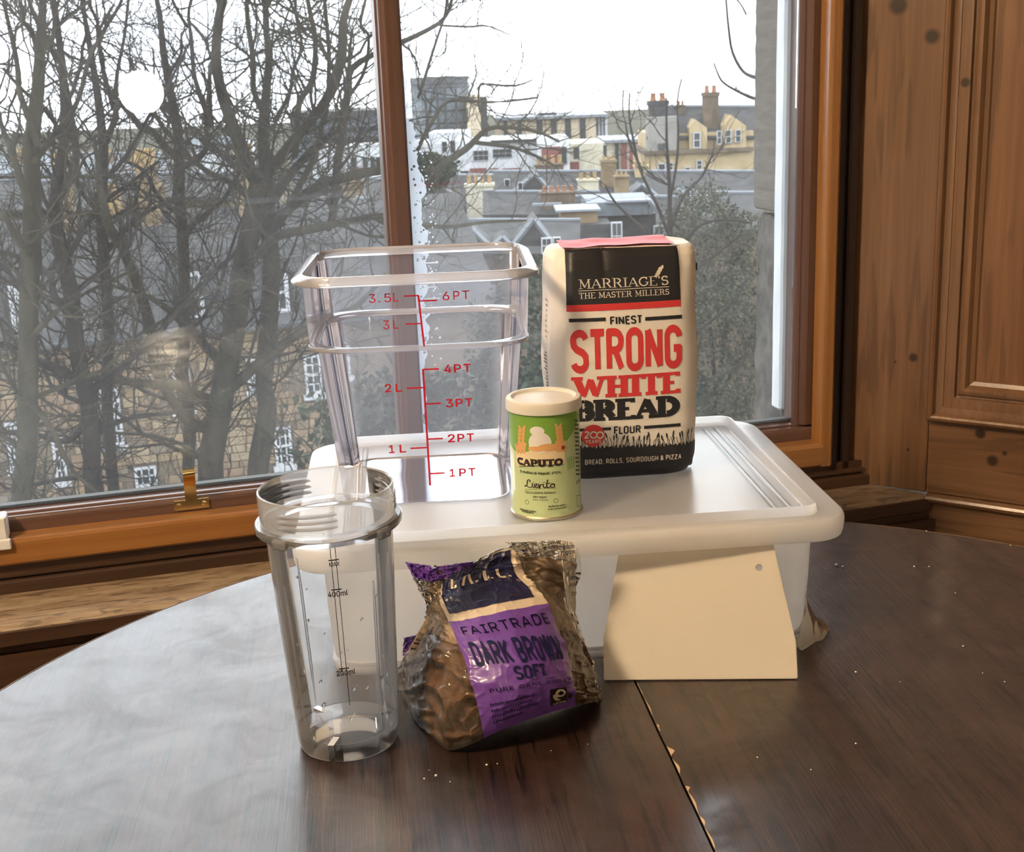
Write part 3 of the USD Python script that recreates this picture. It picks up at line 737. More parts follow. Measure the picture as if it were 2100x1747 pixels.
clear_rim = plastic('clear_polycarbonate_thick', (0.93, 0.94, 0.99), 0.62, 0.10, 1.7)
CX, CY, CYAW = -0.0711, 1.0504, 0.0381
fb = thing('storage_container', 'square clear plastic food container with a red measuring scale, standing on the lid', 'container', (CX, CY, LZ + 0.0004), CYAW)
low_o = [(.126, .126, .018, 0.0002), (.131, .131, .020, 0.0010), (.134, .134, .022, 0.0040), (.146, .146, .030, .063), (.158, .158, .038, .1240)]
led = [(.1605, .1605, .038, .1255), (.1660, .1660, .030, .1262), (.1685, .1685, .028, .1275), (.1680, .1680, .028, .1295)]
upp_o = [(.1675, .1675, .028, .131), (.1715, .1715, .028, .1765)]
obj('body', loft(ring(low_o + led + upp_o, 24), True, False), clear, fb, smooth=35)
rim = [(.1718, .1718, .028, .1772), (.1835, .1835, .033, .1776), (.1858, .1858, .035, .1768), (.1870, .1870, .035, .1772), (.1874, .1874, .035, .1784), (.1870, .1870, .035, .1797), (.1850, .1850, .034, .1806), (.1790, .1790, .031, .1824), (.1725, .1725, .028, .1838), (.1700, .1700, .027, .1839), (.1680, .1680, .026, .1830), (.1668, .1668, .026, .1806), (.1660, .1660, .026, .1768)]
R_ = ring(rim, 20); R_.append(R_[0])
obj('rim', loft(R_, False, False), clear_rim, fb, smooth=45)
lg_ = ring([(.1590, .1590, .038, .1250), (.1655, .1655, .030, .1256), (.1686, .1686, .028, .1264), (.1692, .1692, .028, .1276), (.1686, .1686, .028, .1292), (.1650, .1650, .028, .1300), (.1590, .1590, .037, .1296), (.1575, .1575, .038, .1272)], 20); lg_.append(lg_[0])
obj('ledge', loft(lg_, False, False), clear_rim, fb, smooth=45)
red_ink = plain('red_scale_ink', (0.62, 0.012, 0.035), 0.5)


def on_face(m, z0, h0, z1, h1, eps=0.0003):
    """Lays flat print (x right, y up) on the container's sloping front face."""
    v = m.vertices.copy()
    x, z, e = v[:, 0], v[:, 1], v[:, 2]
    y = -(h0 + (h1 - h0) * (z - z0) / (z1 - z0)) - eps - e
    return trimesh.Trimesh(np.c_[x, y, z], m.faces, process=False)


def flat_box(x0, x1, y0, y1):
    return bbox(min(x0, x1), max(x0, x1), min(y0, y1), max(y0, y1), 0, 0.00015)


upp, low = [], []
upp.append(tm([(0.0016, .1676, 0), (0.0030, .1676, 0), (0.0053, .1284, 0), (0.0039, .1284, 0)], [[0, 3, 2, 1]]))
upp += [flat_box(-.0085, .0028, .1672, .1682), flat_box(.0030, .0161, .1630, .1640), flat_box(-.0083, .0034, .1461, .1471)]
low.append(tm([(0.0018, .1105, 0), (0.0033, .1105, 0), (0.0036, .0152, 0), (0.0021, .0152, 0)], [[0, 3, 2, 1]]))
for z in (.1100, .0825, .0538, .0251):
    low.append(flat_box(.0030, .0147, z - .0006, z + .0006))
for z in (.0957, .0469):
    low.append(flat_box(-.0107, .0026, z - .0006, z + .0006))
h = .0064
upp += [text_at('3', h, -.0343, .1638, .0050), text_at('5', h, -.0228, .1638, .0050), text_at('L', h, -.0162, .1639, .0036), text_at('.', h, -.0272, .1638),
        text_at('6', h, .0202, .1633, .0050), text_at('P', h, .0281, .1634, .0046), text_at('T', h, .0346, .1635, .0054), text_at('3', h, -.0250, .1435, .0046), text_at('L', h, -.0175, .1434, .0038)]
h = .0062
for z, t in ((.1066, '4PT'), (.0791, '3PT'), (.0505, '2PT'), (.0217, '1PT')):
    for ch, x in zip(t, (.0185, .0259, .0332)):
        low.append(text_at(ch, h, x, z, None if ch == '1' else .0055, True))
for z, t in ((.0933, '2L'), (.0439, '1L')):
    for ch, x in zip(t, (-.0272, -.0190)):
        low.append(text_at(ch, h, x, z, None if ch == '1' else .0050, True))
obj('scale_print', cat_mesh([on_face(m, .131, .08375, .1765, .08575) for m in upp] + [on_face(m, .004, .067, .124, .079) for m in low]), red_ink, fb, label='red litre and pint scale printed on the front')
for z, x1 in ((.168, .016), (.154, .017), (.137, .016), (.147, .014)):
    obj('moulded_tick', bbox(.002, x1, .0845, .0850 + (z - .131) * .044, z - .0004, z + .0004), clear_rim, fb)

# ------------------------------------------------------------------ blender cup
cup_m = MAT('clear_cup_plastic', {
    't': ('transparent_bsdf', {'color': (0.95, 0.95, 0.95)}), 'g': ('glossy_bsdf', {'color': (0.9, 0.9, 0.9), 'roughness': 0.06}), 'fr': ('fresnel', {'IOR': 1.35}),
    'd': ('translucent_bsdf', {'color': (0.86, 0.86, 0.86)}), 'd2': ('diffuse_bsdf', {'color': (0.86, 0.86, 0.86)}), 'm0': ('mix_closure', {'fac': 0.4}), 'lw': ('layer_weight', {'blend': 0.32}), 'mr': ('map_range', {'from_min': 0.1, 'from_max': 0.8, 'to_min': 0.05, 'to_max': 0.52, 'clamp': True}),
    'm1': ('mix_closure', {}), 'm2': ('mix_closure', {})},
    [('lw.facing', 'mr.value'), ('mr.result', 'm1.fac'), ('d.BSDF', 'm0.closure1'), ('d2.BSDF', 'm0.closure2'), ('t.BSDF', 'm1.closure1'), ('m0.closure', 'm1.closure2'), ('fr.fac', 'm2.fac'), ('m1.closure', 'm2.closure1'), ('g.BSDF', 'm2.closure2')], 'm2.closure')
cup_thick = plastic('clear_cup_plastic_thick', (0.86, 0.87, 0.89), 0.80, 0.07, 1.6)
frost = MAT('frosted_cup_neck', {
    't': ('transparent_bsdf', {'color': (0.93, 0.93, 0.93)}), 'g': ('glossy_bsdf', {'color': (1, 1, 1), 'roughness': 0.12}), 'fr': ('fresnel', {'IOR': 1.5}),
    'd': ('translucent_bsdf', {'color': (0.80, 0.80, 0.80)}), 'm0': ('mix_closure', {'fac': 0.5}), 'd2': ('diffuse_bsdf', {'color': (0.75, 0.75, 0.75)}), 'm1': ('mix_closure', {'fac': 0.50}), 'm2': ('mix_closure', {})},
    [('d.BSDF', 'm0.closure1'), ('d2.BSDF', 'm0.closure2'), ('t.BSDF', 'm1.closure1'), ('m0.closure', 'm1.closure2'), ('fr.fac', 'm2.fac'), ('m1.closure', 'm2.closure1'), ('g.BSDF', 'm2.closure2')], 'm2.closure')
tilt = math.radians(-1.1)
ct, stt = math.cos(tilt), math.sin(tilt)
cupM = np.eye(4); cupM[:3, :3] = np.array([[ct, 0, stt], [0, 1, 0], [-stt, 0, ct]]); cupM[:3, 3] = (-0.1180, 0.8090, TZ + 0.0009)
cup = thing('blender_cup', 'tall clear plastic blender cup with millilitre marks, front left on the table', 'cup', matrix=cupM)
body = lathe([(.0310, 0.0), (.0328, .0006), (.0336, .0025), (.0340, .006), (.0352, .030), (.0378, .080), (.0402, .130), (.0412, .1537)], 96)
body.fix_normals()
bm = m3.Manifold(m3.Mesh(np.asarray(body.vertices, np.float32), np.asarray(body.faces, np.uint32)))
for ang in (-103, 17, 137):
    bm = bm - m3.Manifold.cube([0.022, 0.0042, 0.026], True).translate([0.030, 0, 0.0]).rotate([0, 0, ang])
r = bm.to_mesh()
bd_ = tm(r.vert_properties[:, :3], r.tri_verts)
bd_.update_faces(bd_.triangles_center[:, 2] < .1536)      # open at the head
obj('cup_body', bd_, cup_m, cup, smooth=30)
obj('cup_floor', lathe([(.0330, .0105), (.0315, .0118), (.0290, .0118), (.012, .0150), (.0, .0152)], 96, False, False), cup_m, cup, smooth=40)
obj('collar', lathe([(.0392, .1538), (.0468, .1540), (.0475, .1552), (.0475, .1578), (.0468, .1590), (.0440, .1594), (.0405, .1592), (.0372, .1588), (.0368, .1570), (.0372, .1545)], 96, False, False) if False else
    loft([[(rr * math.cos(t), rr * math.sin(t), zz_) for t in np.arange(96) * 2 * np.pi / 96] for rr, zz_ in [(.0372, .1537), (.0468, .1537), (.0476, .1548), (.0476, .1580), (.0468, .1592), (.0372, .1592), (.0366, .1575), (.0366, .1550), (.0372, .1537)]], False, False), cup_thick, cup, smooth=40)
obj('neck', loft([[(rr * math.cos(t), rr * math.sin(t), zz_) for t in np.arange(96) * 2 * np.pi / 96] for rr, zz_ in [(.0436, .1594), (.0440, .1785), (.0437, .1796), (.0426, .1800), (.0420, .1790)]], False, False), frost, cup, smooth=40)
for k in range(3):
    for a0 in (-128, -8, 112):
        for side, rad in ((1, .0440), (-1, .0409)):
            n = 26
            sp_ = 54
            aa = np.radians(a0 + np.linspace(0, sp_, n))
            pts = np.c_[rad * np.cos(aa), rad * np.sin(aa), .1636 + .0040 * k + 0.0022 * np.linspace(0, 1, n)]
            rr = 0.00085 * np.minimum(1, np.minimum(np.arange(n) + 0.6, n - np.arange(n) - 0.4) / 2)
            obj('thread', tube(pts, rr, 6), cup_thick, cup, smooth=50)
for a in (-122, -37, 53, 143):
    lug = bbox(.0455, .0500, -.0055, .0055, .1520, .1585, .0012)
    lug.apply_transform(trimesh.transformations.rotation_matrix(math.radians(a), [0, 0, 1]))
    obj('lug', lug, cup_thick, cup)
for a in (-140, -40, 42, 138):
    zs_ = np.linspace(.016, .122, 12)
    aa = math.radians(a)
    pts = np.c_[(.0318 + .0052 * zs_ / .12) * math.cos(aa), (.0318 + .0052 * zs_ / .12) * math.sin(aa), zs_]
    obj('inner_rib', tube(pts, 0.0010 * np.minimum(1, np.minimum(np.arange(12) + .4, 12 - np.arange(12)) / 3), 8), cup_thick, cup, smooth=50)
ink = plain('black_print_ink', (0.02, 0.02, 0.022), 0.5)


def cup_r(z):
    return np.interp(z, [0, .006, .030, .080, .130, .1535], [.0336, .0340, .0352, .0378, .0402, .0412]) + 0.0003


def on_cup(m, a_mid):
    v = m.vertices
    R = cup_r(v[:, 1])
    a = a_mid + v[:, 0] / R
    return trimesh.Trimesh(np.c_[R * np.cos(a), R * np.sin(a), v[:, 1]], m.faces, process=False)


A0 = math.radians(-90 + 10.2)
pr = [poly_mesh(sg.box(-.00175, .0115, -.00145, .1535), 1e-5, .004), poly_mesh(sg.box(.00105, .0500, .00140, .1535), 1e-5, .004)]
pr = [poly_mesh(sg.box(-.0019, .0650, -.0015, .1530), 1e-5, .004), poly_mesh(sg.box(.0011, .0420, .0015, .1530), 1e-5, .004)]
for z in (.1435, .1235, .0685):
    pr.append(poly_mesh(sg.box(-.0034, z - .0004, .0030, z + .0004), 1e-5, .003))
pr += [text_at('MAX', .0028, -.0032, .1393, .0064, True), text_at('400ml', .0036, -.0058, .1188, .0124, True), text_at('200ml', .0036, -.0052, .0637, .0120, True)]
obj('measure_print', cat_mesh([on_cup(m, A0) for m in pr]), ink, cup, label='black millilitre marks')
dr = []
g2 = np.random.default_rng(21)
for k in range(26):
    a, z = math.radians(-90 + g2.uniform(-70, 60)), g2.uniform(.03, .145)
    d = trimesh.creation.icosphere(2, 1.0)
    s = g2.uniform(.0005, .0015)
    d.vertices *= [s * .5, s * 0.8, s * 1.1]
    d.vertices[:, 1] += (d.vertices[:, 2] / s) * s * 0.4
    d.apply_translation([cup_r(z) - .0006, 0, z])
    d.apply_transform(trimesh.transformations.rotation_matrix(a, [0, 0, 1]))
    dr.append(d)
water = MAT('water', {'p': ('principled_bsdf', {'base_color': (1, 1, 1), 'roughness': 0.0, 'ior': 1.33, 'transmission_weight': 1.0})}, [], 'p.BSDF')
obj('water_droplets', cat_mesh(dr), water, cup, smooth=True, kind='stuff')

# ------------------------------------------------------------------ condensed sans letters, drawn as strokes in a box one unit high
def _cond():
    w, h = 0.40, 1.0
    L, R_, B, T, Mx = 0.0, w, 0.0, h, w / 2
    r = w / 2
    full = arc(Mx, T - r, r, r, 0, 180, 10) + arc(Mx, B + r, r, r, 180, 360, 10)
    S = arc(Mx, T - r, r, r, 10, 180, 10) + [(0.02, 0.66), (0.10, 0.56), (0.30, 0.46), (0.38, 0.36)] + arc(Mx, B + r, r, r, 0, -170, 10)
    C = arc(Mx, T - r, r, r, -5, 180, 10) + arc(Mx, B + r, r, r, 180, 365, 10)
    return {
        'A': [[(L, B), (Mx, T), (R_, B)], [(0.09, 0.3), (0.31, 0.3)]], 'B': [[(L, 0.5), (0.22, 0.5)] + arc(0.2, 0.25, .2, .25, 90, -90, 8) + [(L, B), (L, T), (0.2, T)] + arc(0.18, 0.75, .2, .25, 90, -90, 8)],
        'C': [C], 'D': [[(L, B), (L, T), (0.18, T)] + arc(0.2, 0.8, .2, .2, 90, 0, 6) + arc(0.2, 0.2, .2, .2, 0, -90, 6) + [(L, B)]], 'E': [[(R_ * .9, T), (L, T), (L, B), (R_ * .9, B)], [(L, .52), (.3, .52)]],
        'F': [[(R_ * .9, T), (L, T), (L, B)], [(L, .52), (.3, .52)]], 'G': [C + [(R_, .46), (.22, .46)]], 'H': [[(L, B), (L, T)], [(R_, B), (R_, T)], [(L, .5), (R_, .5)]], 'I': [[(0.05, B), (0.05, T)]],
        'K': [[(L, B), (L, T)], [(R_, T), (0.03, .46)], [(.12, .56), (R_, B)]], 'L': [[(L, T), (L, B), (.34, B)]], 'N': [[(L, B), (L, T)], [(L, T), (R_, B)], [(R_, B), (R_, T)]], 'O': [full + [full[0]]],
        'P': [[(L, B), (L, T), (.2, T)] + arc(.2, .74, .2, .26, 90, -90, 8) + [(L, .48)]], 'R': [[(L, B), (L, T), (.2, T)] + arc(.2, .75, .2, .25, 90, -90, 8) + [(L, .5)], [(.2, .5), (R_, B)]], 'S': [S],
        'T': [[(Mx, B), (Mx, T)], [(-.02, T), (R_ + .02, T)]], 'U': [[(L, T), (L, .2)] + arc(.2, .2, .2, .2, 180, 360, 10) + [(R_, T)]], 'W': [[(L - .02, T), (.13, B), (.29, T), (.45, B), (.60, T)]], 'Z': [[(L, T), (R_, T), (L, B), (R_, B)]],
        'Y': [[(L, T), (Mx, .45), (R_, T)], [(Mx, .45), (Mx, B)]], 'V': [[(L, T), (Mx, B), (R_, T)]], 'M': [[(L, B), (L, T), (.25, .3), (.5, T), (.5, B)]],
        '&': [[(.42, B), (.08, .68)] + arc(.2, .82, .13, .16, 190, -10, 8) + [(.30, .68), (.06, .42)] + arc(.2, .22, .19, .22, 150, 330, 8) + [(.44, .5)]], ',': [[(.05, .06), (.0, -.14)]], "'": [[(.05, 1.0), (.05, .75)]], '.': [[(0.05, -0.02), (.05, .1)]], '%': [[(0, 0), (.4, 1)]], '1': [[(0.0, .8), (.14, T), (.14, B)]], '0': [full + [full[0]]], '2': [arc(Mx, T - r, r, r, 170, 0, 8) + [(.36, .6), (L, B), (R_, B)]]}


COND = _cond()


def cond_text(text, height, x, y, width, stroke=0.13, gap=0.17):
    shapes, cx = [], 0.0
    for ch in text:
        if ch == ' ':
            cx += 0.30
            continue
        k = 1 - stroke
        sh = union_all([sg.LineString([(a, stroke / 2 + b * k) for a, b in st]).buffer(stroke / 2, cap_style=2, join_style=1) for st in COND[ch]])
        b = sh.bounds
        shapes.append(sa.translate(sh, cx - b[0], 0))
        cx += b[2] - b[0] + gap * 0.55
    u = union_all(shapes)
    b = u.bounds
    return sa.affine_transform(u, [width / (b[2] - b[0]), 0, 0, height, x - b[0] * width / (b[2] - b[0]), y])


def fit(shape, x0, x1, y0, y1):
    b = shape.bounds
    return sa.affine_transform(shape, [(x1 - x0) / (b[2] - b[0]), 0, 0, (y1 - y0) / (b[3] - b[1]), x0 - b[0] * (x1 - x0) / (b[2] - b[0]), y0 - b[1] * (y1 - y0) / (b[3] - b[1])])


# ------------------------------------------------------------------ bag of flour
paper = MAT('cream_paper', {'p': ('principled_bsdf', {'base_color': (0.83, 0.79, 0.735), 'roughness': 0.5, 'specular_ior_level': 0.4}), 'c': ('texture_coordinate', {}), 'n': ('noise_texture', {'scale': 70, 'detail': 5}), 'b': ('bump', {'strength': 0.35, 'distance': 0.0012})},
            [('c.object', 'n.vector'), ('n.fac', 'b.height'), ('b.normal', 'p.normal')], 'p.BSDF')
ink_black = plain('flour_black_ink', (0.016, 0.017, 0.022), 0.42)
ink_red = plain('flour_red_ink', (0.66, 0.045, 0.05), 0.5)
ink_white = plain('flour_pale_ink', (0.72, 0.66, 0.58), 0.5)
ink_grey = plain('flour_grey_ink', (0.10, 0.095, 0.10), 0.5)
FYAW = math.radians(5.0)
flour = thing('flour_bag', 'cream paper bag of strong white bread flour on the tub lid', 'flour bag', (0.0897, 1.0610, LZ + 0.0006), FYAW)
FZ = [0, .0025, .008, .016, .05, .10, .15, .172, .181, .1862, .1885]
FA = [.0490, .0545, .0575, .0590, .0612, .0618, .0606, .0602, .0600, .0585, .0560]
FB = [.0270, .0325, .0355, .0365, .0375, .0378, .0360, .0335, .0305, .0275, .0245]


def flour_pt(x0, y0, nx, ny, z):
    """A point of the bag: base outline plus bulge and creases along the outline's normal."""
    x0, y0, nx, ny, z = map(np.asarray, (x0, y0, nx, ny, z))
    a = np.interp(z, FZ, FA)
    p = np.stack([x0, y0, z], -1)
    bul = 0.0042 * np.clip(1 - (x0 / a) ** 2, 0, 1) * np.clip(np.sin(np.pi * np.clip(z / 0.19, 0, 1)), 0, 1) ** 0.6 * np.abs(ny)
    cr = (meshkit.fbm(p * [26, 26, 17], 3, 12) - 0.5) * 0.0030
    rid = (1 - 2 * np.abs(meshkit.noise(p * [34, 34, 22], 5) - 0.5)) ** 3
    edge = np.clip((np.abs(x0) / a - 0.72) / 0.28, 0, 1)
    topw = np.clip((z - 0.145) / 0.04, 0, 1)
    D = bul + cr * (0.4 + 0.9 * edge + 0.8 * topw) - 0.0030 * rid * (0.10 + 0.30 * edge + 0.55 * topw) * np.clip(z / 0.02, 0, 1)
    D = D - 0.0030 * np.exp(-((np.abs(x0) - 0.0475) / 0.004) ** 2) * topw * np.abs(ny)
    return np.stack([x0 + nx * D, y0 + ny * D, z + 0.0016 * topw * (meshkit.noise(p * [40, 40, 0], 3) - 0.5)], -1)


def flour_front(x, z, eps=0.00035):
    a, b, r = np.interp(z, FZ, FA), np.interp(z, FZ, FB), 0.021
    q = np.clip((np.abs(x) - (a - r)) / r, 0, 0.999)
    ph = np.arcsin(q)
    y0 = -(b - r) - r * np.cos(ph)
    nx, ny = np.sign(x) * np.sin(ph), -np.cos(ph)
    P = flour_pt(x, y0, nx, ny, z)
    return P + np.stack([nx, ny, nx * 0], -1) * np.asarray(eps)[..., None] if np.ndim(eps) else P + np.stack([nx, ny, nx * 0], -1) * eps


nz, nr = 150, 36
loops = []
zz = np.concatenate([[0], np.geomspace(0.0008, 0.016, 12), np.linspace(0.018, 0.178, 110), np.linspace(0.179, 0.1885, 14)])
for z in zz:
    a, b, r = np.interp(z, FZ, FA), np.interp(z, FZ, FB), 0.021
    pts, nrm = [], []
    base = rrect(2 * a, 2 * b, r, 10)
    cor = [(a - r, b - r), (-a + r, b - r), (-a + r, -b + r), (a - r, -b + r)]
    arcs = [base[i * 11:(i + 1) * 11] for i in range(4)]
    for i in range(4):
        c = np.array(cor[i])
        for p in arcs[i]:
            pts.append(p[:2]); nrm.append((p[:2] - c) / r)
        n0 = (arcs[i][-1][:2] - c) / r
        p0, p1 = arcs[i][-1][:2], arcs[(i + 1) % 4][0][:2]
        for k in range(1, nr):
            pts.append(p0 + (p1 - p0) * k / nr); nrm.append(n0)
    pts, nrm = np.array(pts), np.array(nrm)
    loops.append(flour_pt(pts[:, 0], pts[:, 1], nrm[:, 0], nrm[:, 1], np.full(len(pts), z)))
top0 = loops[-1]
for k in (0.85, 0.6, 0.3):
    l = top0.copy(); c = top0.mean(0); l = c + (l - c) * [k, k, 1]; l[:, 2] += (meshkit.noise(l * [60, 60, 0], 8) - 0.5) * 0.0025 + 0.0006
    loops.append(l)
obj('paper_bag', loft(loops), paper, flour, smooth=60)


def on_flour(m, eps=0.0004):
    v = m.vertices
    return trimesh.Trimesh(flour_front(v[:, 0], np.clip(v[:, 1], 0.0002, 0.188), eps), m.faces, process=False)


def fl_print(name, shapes, mat, eps, label=None, size=0.0022):
    ms = []
    for s in shapes:
        if isinstance(s, trimesh.Trimesh):
            t = s.copy()
            keep = t.triangles_center[:, 2] > 0.5e-5
            fn = np.abs(t.face_normals[:, 2]) > 0.5
            t.update_faces(keep & fn)
            v, f = trimesh.remesh.subdivide_to_size(t.vertices, t.faces, size, max_iter=12)
            ms.append(trimesh.Trimesh(v, f, process=False))
        else:
            for g in getattr(s, 'geoms', [s]):
                if g.geom_type != 'Polygon' or g.area <= 0:
                    continue
                v, f = trimesh.creation.triangulate_polygon(g, engine='earcut')
                v, f = trimesh.remesh.subdivide_to_size(np.c_[v, np.zeros(len(v))], f, size, max_iter=12)
                ms.append(trimesh.Trimesh(v, f, process=False))
    m = cat_mesh(ms)
    m = on_flour(m, eps)
    # every face towards the front
    fl_ = m.face_normals[:, 1] > 0
    m.faces[fl_] = m.faces[fl_][:, ::-1]
    return obj(name, m, mat, flour, smooth=True, label=label)


FK, FU = 1 / 2574.0, 1281.0           # label drawn at the bag's printed size


def fx(u):
    return (u - FU) * FK


def fzv(u, v):
    return (1001.5 - v - 0.062 * (u - 1281)) * FK * 1.030


def fbox(u0, v0, u1, v1):
    um = (u0 + u1) / 2
    return sg.box(fx(u0), fzv(um, v1), fx(u1), fzv(um, v0))


fl_print('print_panel', [sg.box(fx(1161), fzv(1276, 636), fx(1393), 0.1880)], ink_black, 0.0003, 'black panel at the head of the flour bag')
fl_print('print_stripe', [fbox(1161, 636, 1393, 649)], ink_red, 0.0003, 'red stripe')
tx = lambda s, u0, u1, vb, vt, **k: serif_text(s, fzv((u0 + u1) / 2, vt) - fzv((u0 + u1) / 2, vb), fx(u0), fzv((u0 + u1) / 2, vb), fx(u1) - fx(u0), **k)
cx_ = lambda s, u0, u1, vb, vt, **k: cond_text(s, fzv((u0 + u1) / 2, vt) - fzv((u0 + u1) / 2, vb), fx(u0), fzv((u0 + u1) / 2, vb), fx(u1) - fx(u0), **k)
wheat = [sg.LineString([(fx(1344), fzv(1344, 586)), (fx(1356), fzv(1356, 563))]).buffer(0.0003)]
for k in range(4):
    for s in (-1, 1):
        u, v = 1346 + 3.0 * k + s * 3, 581 - 5.0 * k - s * 1
        wheat.append(sa.rotate(sa.scale(sg.Point(fx(u), fzv(u, v)).buffer(0.0013, 8), 0.5, 1.25), -35 + s * 22))
fl_print('brand_lettering', [tx("MARRIAGE'S", 1186, 1369, 605, 587, thick=.12, thin=.055, serif=.05, gap=.03), tx('THE MASTER MILLERS', 1186, 1370, 624, 612.5, thick=.13, thin=.07, serif=.06, gap=.03), fbox(1185, 608, 1370, 609.3)] + [union_all(wheat)], ink_white, 0.00075, 'pale serif lettering and a wheat ear', 0.003)
for w_, sh in (('FINEST', cx_('FINEST', 1247, 1312, 677.5, 661, stroke=.17, gap=.2)), ('BREAD', tx('BREAD', 1166, 1390, 871, 827, thick=.30, thin=.15, serif=.16, gap=.05)), ('FLOUR', cx_('FLOUR', 1251, 1307, 901, 884, stroke=.17, gap=.2))):
    fl_print('word_lettering', [sh], ink_black, 0.00045, f'black word {w_}', 0.003)
for bar in ((1165, 667, 1238, 674), (1319, 661, 1395, 668), (1314, 882, 1391, 888.5), (1168, 890, 1245, 896)):
    fl_print('print_bar', [fbox(*bar)], ink_black, 0.00045, None, 0.003)
fl_print('word_lettering', [cx_('STRONG', 1166, 1394, 772, 684, stroke=.175, gap=.13)], ink_red, 0.00045, 'red word STRONG', 0.003)
fl_print('word_lettering', [tx('WHITE', 1166, 1391, 823, 779, thick=.27, thin=.14, serif=.16, gap=.05)], ink_red, 0.00045, 'red word WHITE', 0.003)
gr = [sg.Polygon([(-0.0585, 0.0005), (0.0585, 0.0005), (0.0585, fzv(1420, 905))] + [(fx(u), fzv(u, 931 - 8 * ((u - 1160) / 260) + 3 * math.sin(u * .7) + 2 * math.sin(u * 2.3))) for u in np.arange(1430, 1128, -2.0)]).buffer(0)]
for k in range(64):
    u = 1140 + 4.4 * k + rng.uniform(-2, 2)
    hgt, ln = rng.uniform(5, 15) + 9 * max(0, (u - 1310) / 120), rng.uniform(-6, 6)
    gr.append(sg.LineString([(fx(u), fzv(u, 934)), (fx(u + ln * .4), fzv(u, 924 - hgt * .6)), (fx(u + ln), fzv(u, 921 - hgt))]).buffer(0.00022))
    if k % 2:
        gr.append(sa.rotate(sa.scale(sg.Point(fx(u + ln), fzv(u, 919 - hgt)).buffer(0.0012, 6), 0.55, 2.0), -ln * 3))
fl_print('meadow_print', [union_all(gr)], ink_black, 0.0004, 'black meadow silhouette round the foot of the bag', 0.004)
fl_print('seal', [sg.Point(fx(1208), fzv(1208, 906)).buffer(24 * FK, 24)], ink_red, 0.0006, 'round red anniversary seal')
fl_print('foot_lettering', [cx_('BREAD, ROLLS, SOURDOUGH & PIZZA', 1190, 1393, 962, 951, stroke=.16, gap=.22), cx_('YEARS', 1192, 1224, 922, 914, stroke=.17, gap=.2)] +
         [sg.Point(fx(u), fzv(u, 904)).buffer(8.2 * FK, 12).difference(sg.Point(fx(u), fzv(u, 904)).buffer(5.0 * FK, 12)) for u in (1208.5, 1222)] + [cx_('2', 1189, 1200, 912, 896, stroke=.2)], ink_white, 0.00085, 'pale lettering at the foot and on the seal', 0.003)
# red folded top
n = 26
X_, Y_ = np.meshgrid(np.linspace(-.0465, .0420, n), np.linspace(-.0255, .022, 14))
Zt = 0.1900 + (meshkit.noise(np.stack([X_ * 60, Y_ * 60, X_ * 0], -1), 8) - 0.5) * 0.0022
obj('red_top_panel', grid_mesh(np.stack([X_, Y_, Zt], -1)), ink_red, flour, smooth=True, label='red folded top of the flour bag')
for side in (1, -1):     # small print on the two narrow sides
    ms = []
    g3 = np.random.default_rng(5 if side > 0 else 6)
    rows = [(z, g3.uniform(.004, .011)) for z in np.arange(.060, .105, .0028)] + [(z, g3.uniform(.003, .009)) for z in np.arange(.118, .150, .0042)]
    for z, w in rows:
        ms.append((z, w, .0011))
    ms += [(.166, .009, .006), (.113, .008, .003)] if side > 0 else [(.048, .010, .0022)]
    out = []
    for z, w, hh in ms:
        ys = np.linspace(-.018, -.018 + w, 6)
        a = np.interp(z, FZ, FA)
        rows_ = [flour_pt(np.full(6, side * a), ys, np.full(6, side * 1.0), np.zeros(6), np.full(6, zz_)) + [side * .0005, 0, 0] for zz_ in (z, z + hh)]
        out.append(grid_mesh(np.array(rows_)))
    obj('side_print', cat_mesh(out), ink_grey, flour)

# ------------------------------------------------------------------ tin of yeast
tin_metal = plain('tin_metal', (0.62, 0.58, 0.45), 0.3, metallic=0.9)
tin_green = plain('tin_pale_green', (0.52, 0.63, 0.34), 0.35, coat_weight=0.3)
tin_dark = plain('tin_leaf_green', (0.20, 0.40, 0.06), 0.35, coat_weight=0.3)
tin_cream = plain('tin_cream', (0.80, 0.66, 0.42), 0.4)
tin_ink = plain('tin_brown_black_ink', (0.035, 0.022, 0.018), 0.4)
tin_orange = plain('tin_wheat_orange', (0.72, 0.40, 0.16), 0.4)
tin_white = plain('tin_white', (0.78, 0.76, 0.72), 0.4)
tin_red = plain('tin_dark_red', (0.35, 0.05, 0.03), 0.4)
tin_lidm = MAT('matt_ivory_lid', {'p': ('principled_bsdf', {'base_color': (0.74, 0.71, 0.64), 'roughness': 0.4})}, [], 'p.BSDF')
TR_ = 0.0265
tin = thing('yeast_tin', 'small green tin of dry yeast with an ivory lid, in front of the flour bag', 'tin', (0.0243, 0.9572, LZ + 0.0004))
obj('tin_body', lathe([(.0, .0012), (.0245, .0012), (.0252, 0), (.0268, 0), (.0273, .0008), (.0273, .0020), (.0266, .0030), (TR_, .0036), (TR_, .080), (.0255, .0835)], 96), tin_green, tin, smooth=35)
obj('tin_seam', lathe([(.0250, -0.0001), (.0270, -0.0001), (.0276, .0007), (.0276, .0020), (.0268, .0029), (.0262, .0029)], 96, False, False), tin_metal, tin, smooth=40)
obj('tin_lid', lathe([(.0262, .0815), (.0283, .0815), (.0286, .0822), (.0285, .0880), (.0279, .0898), (.0268, .0905), (.0245, .0905), (.0236, .0897), (.0226, .0885), (.0210, .0882), (.0195, .0886), (.004, .0888), (.0012, .0894)], 96), tin_lidm, tin, smooth=35)


def tp(u, v):
    s = np.clip((u - 1119.0) / 74.5, -0.98, 0.98)
    th = math.asin(s)
    return TR_ * th, (1070 - v - 23 * (1 - math.cos(th))) * 0.000376


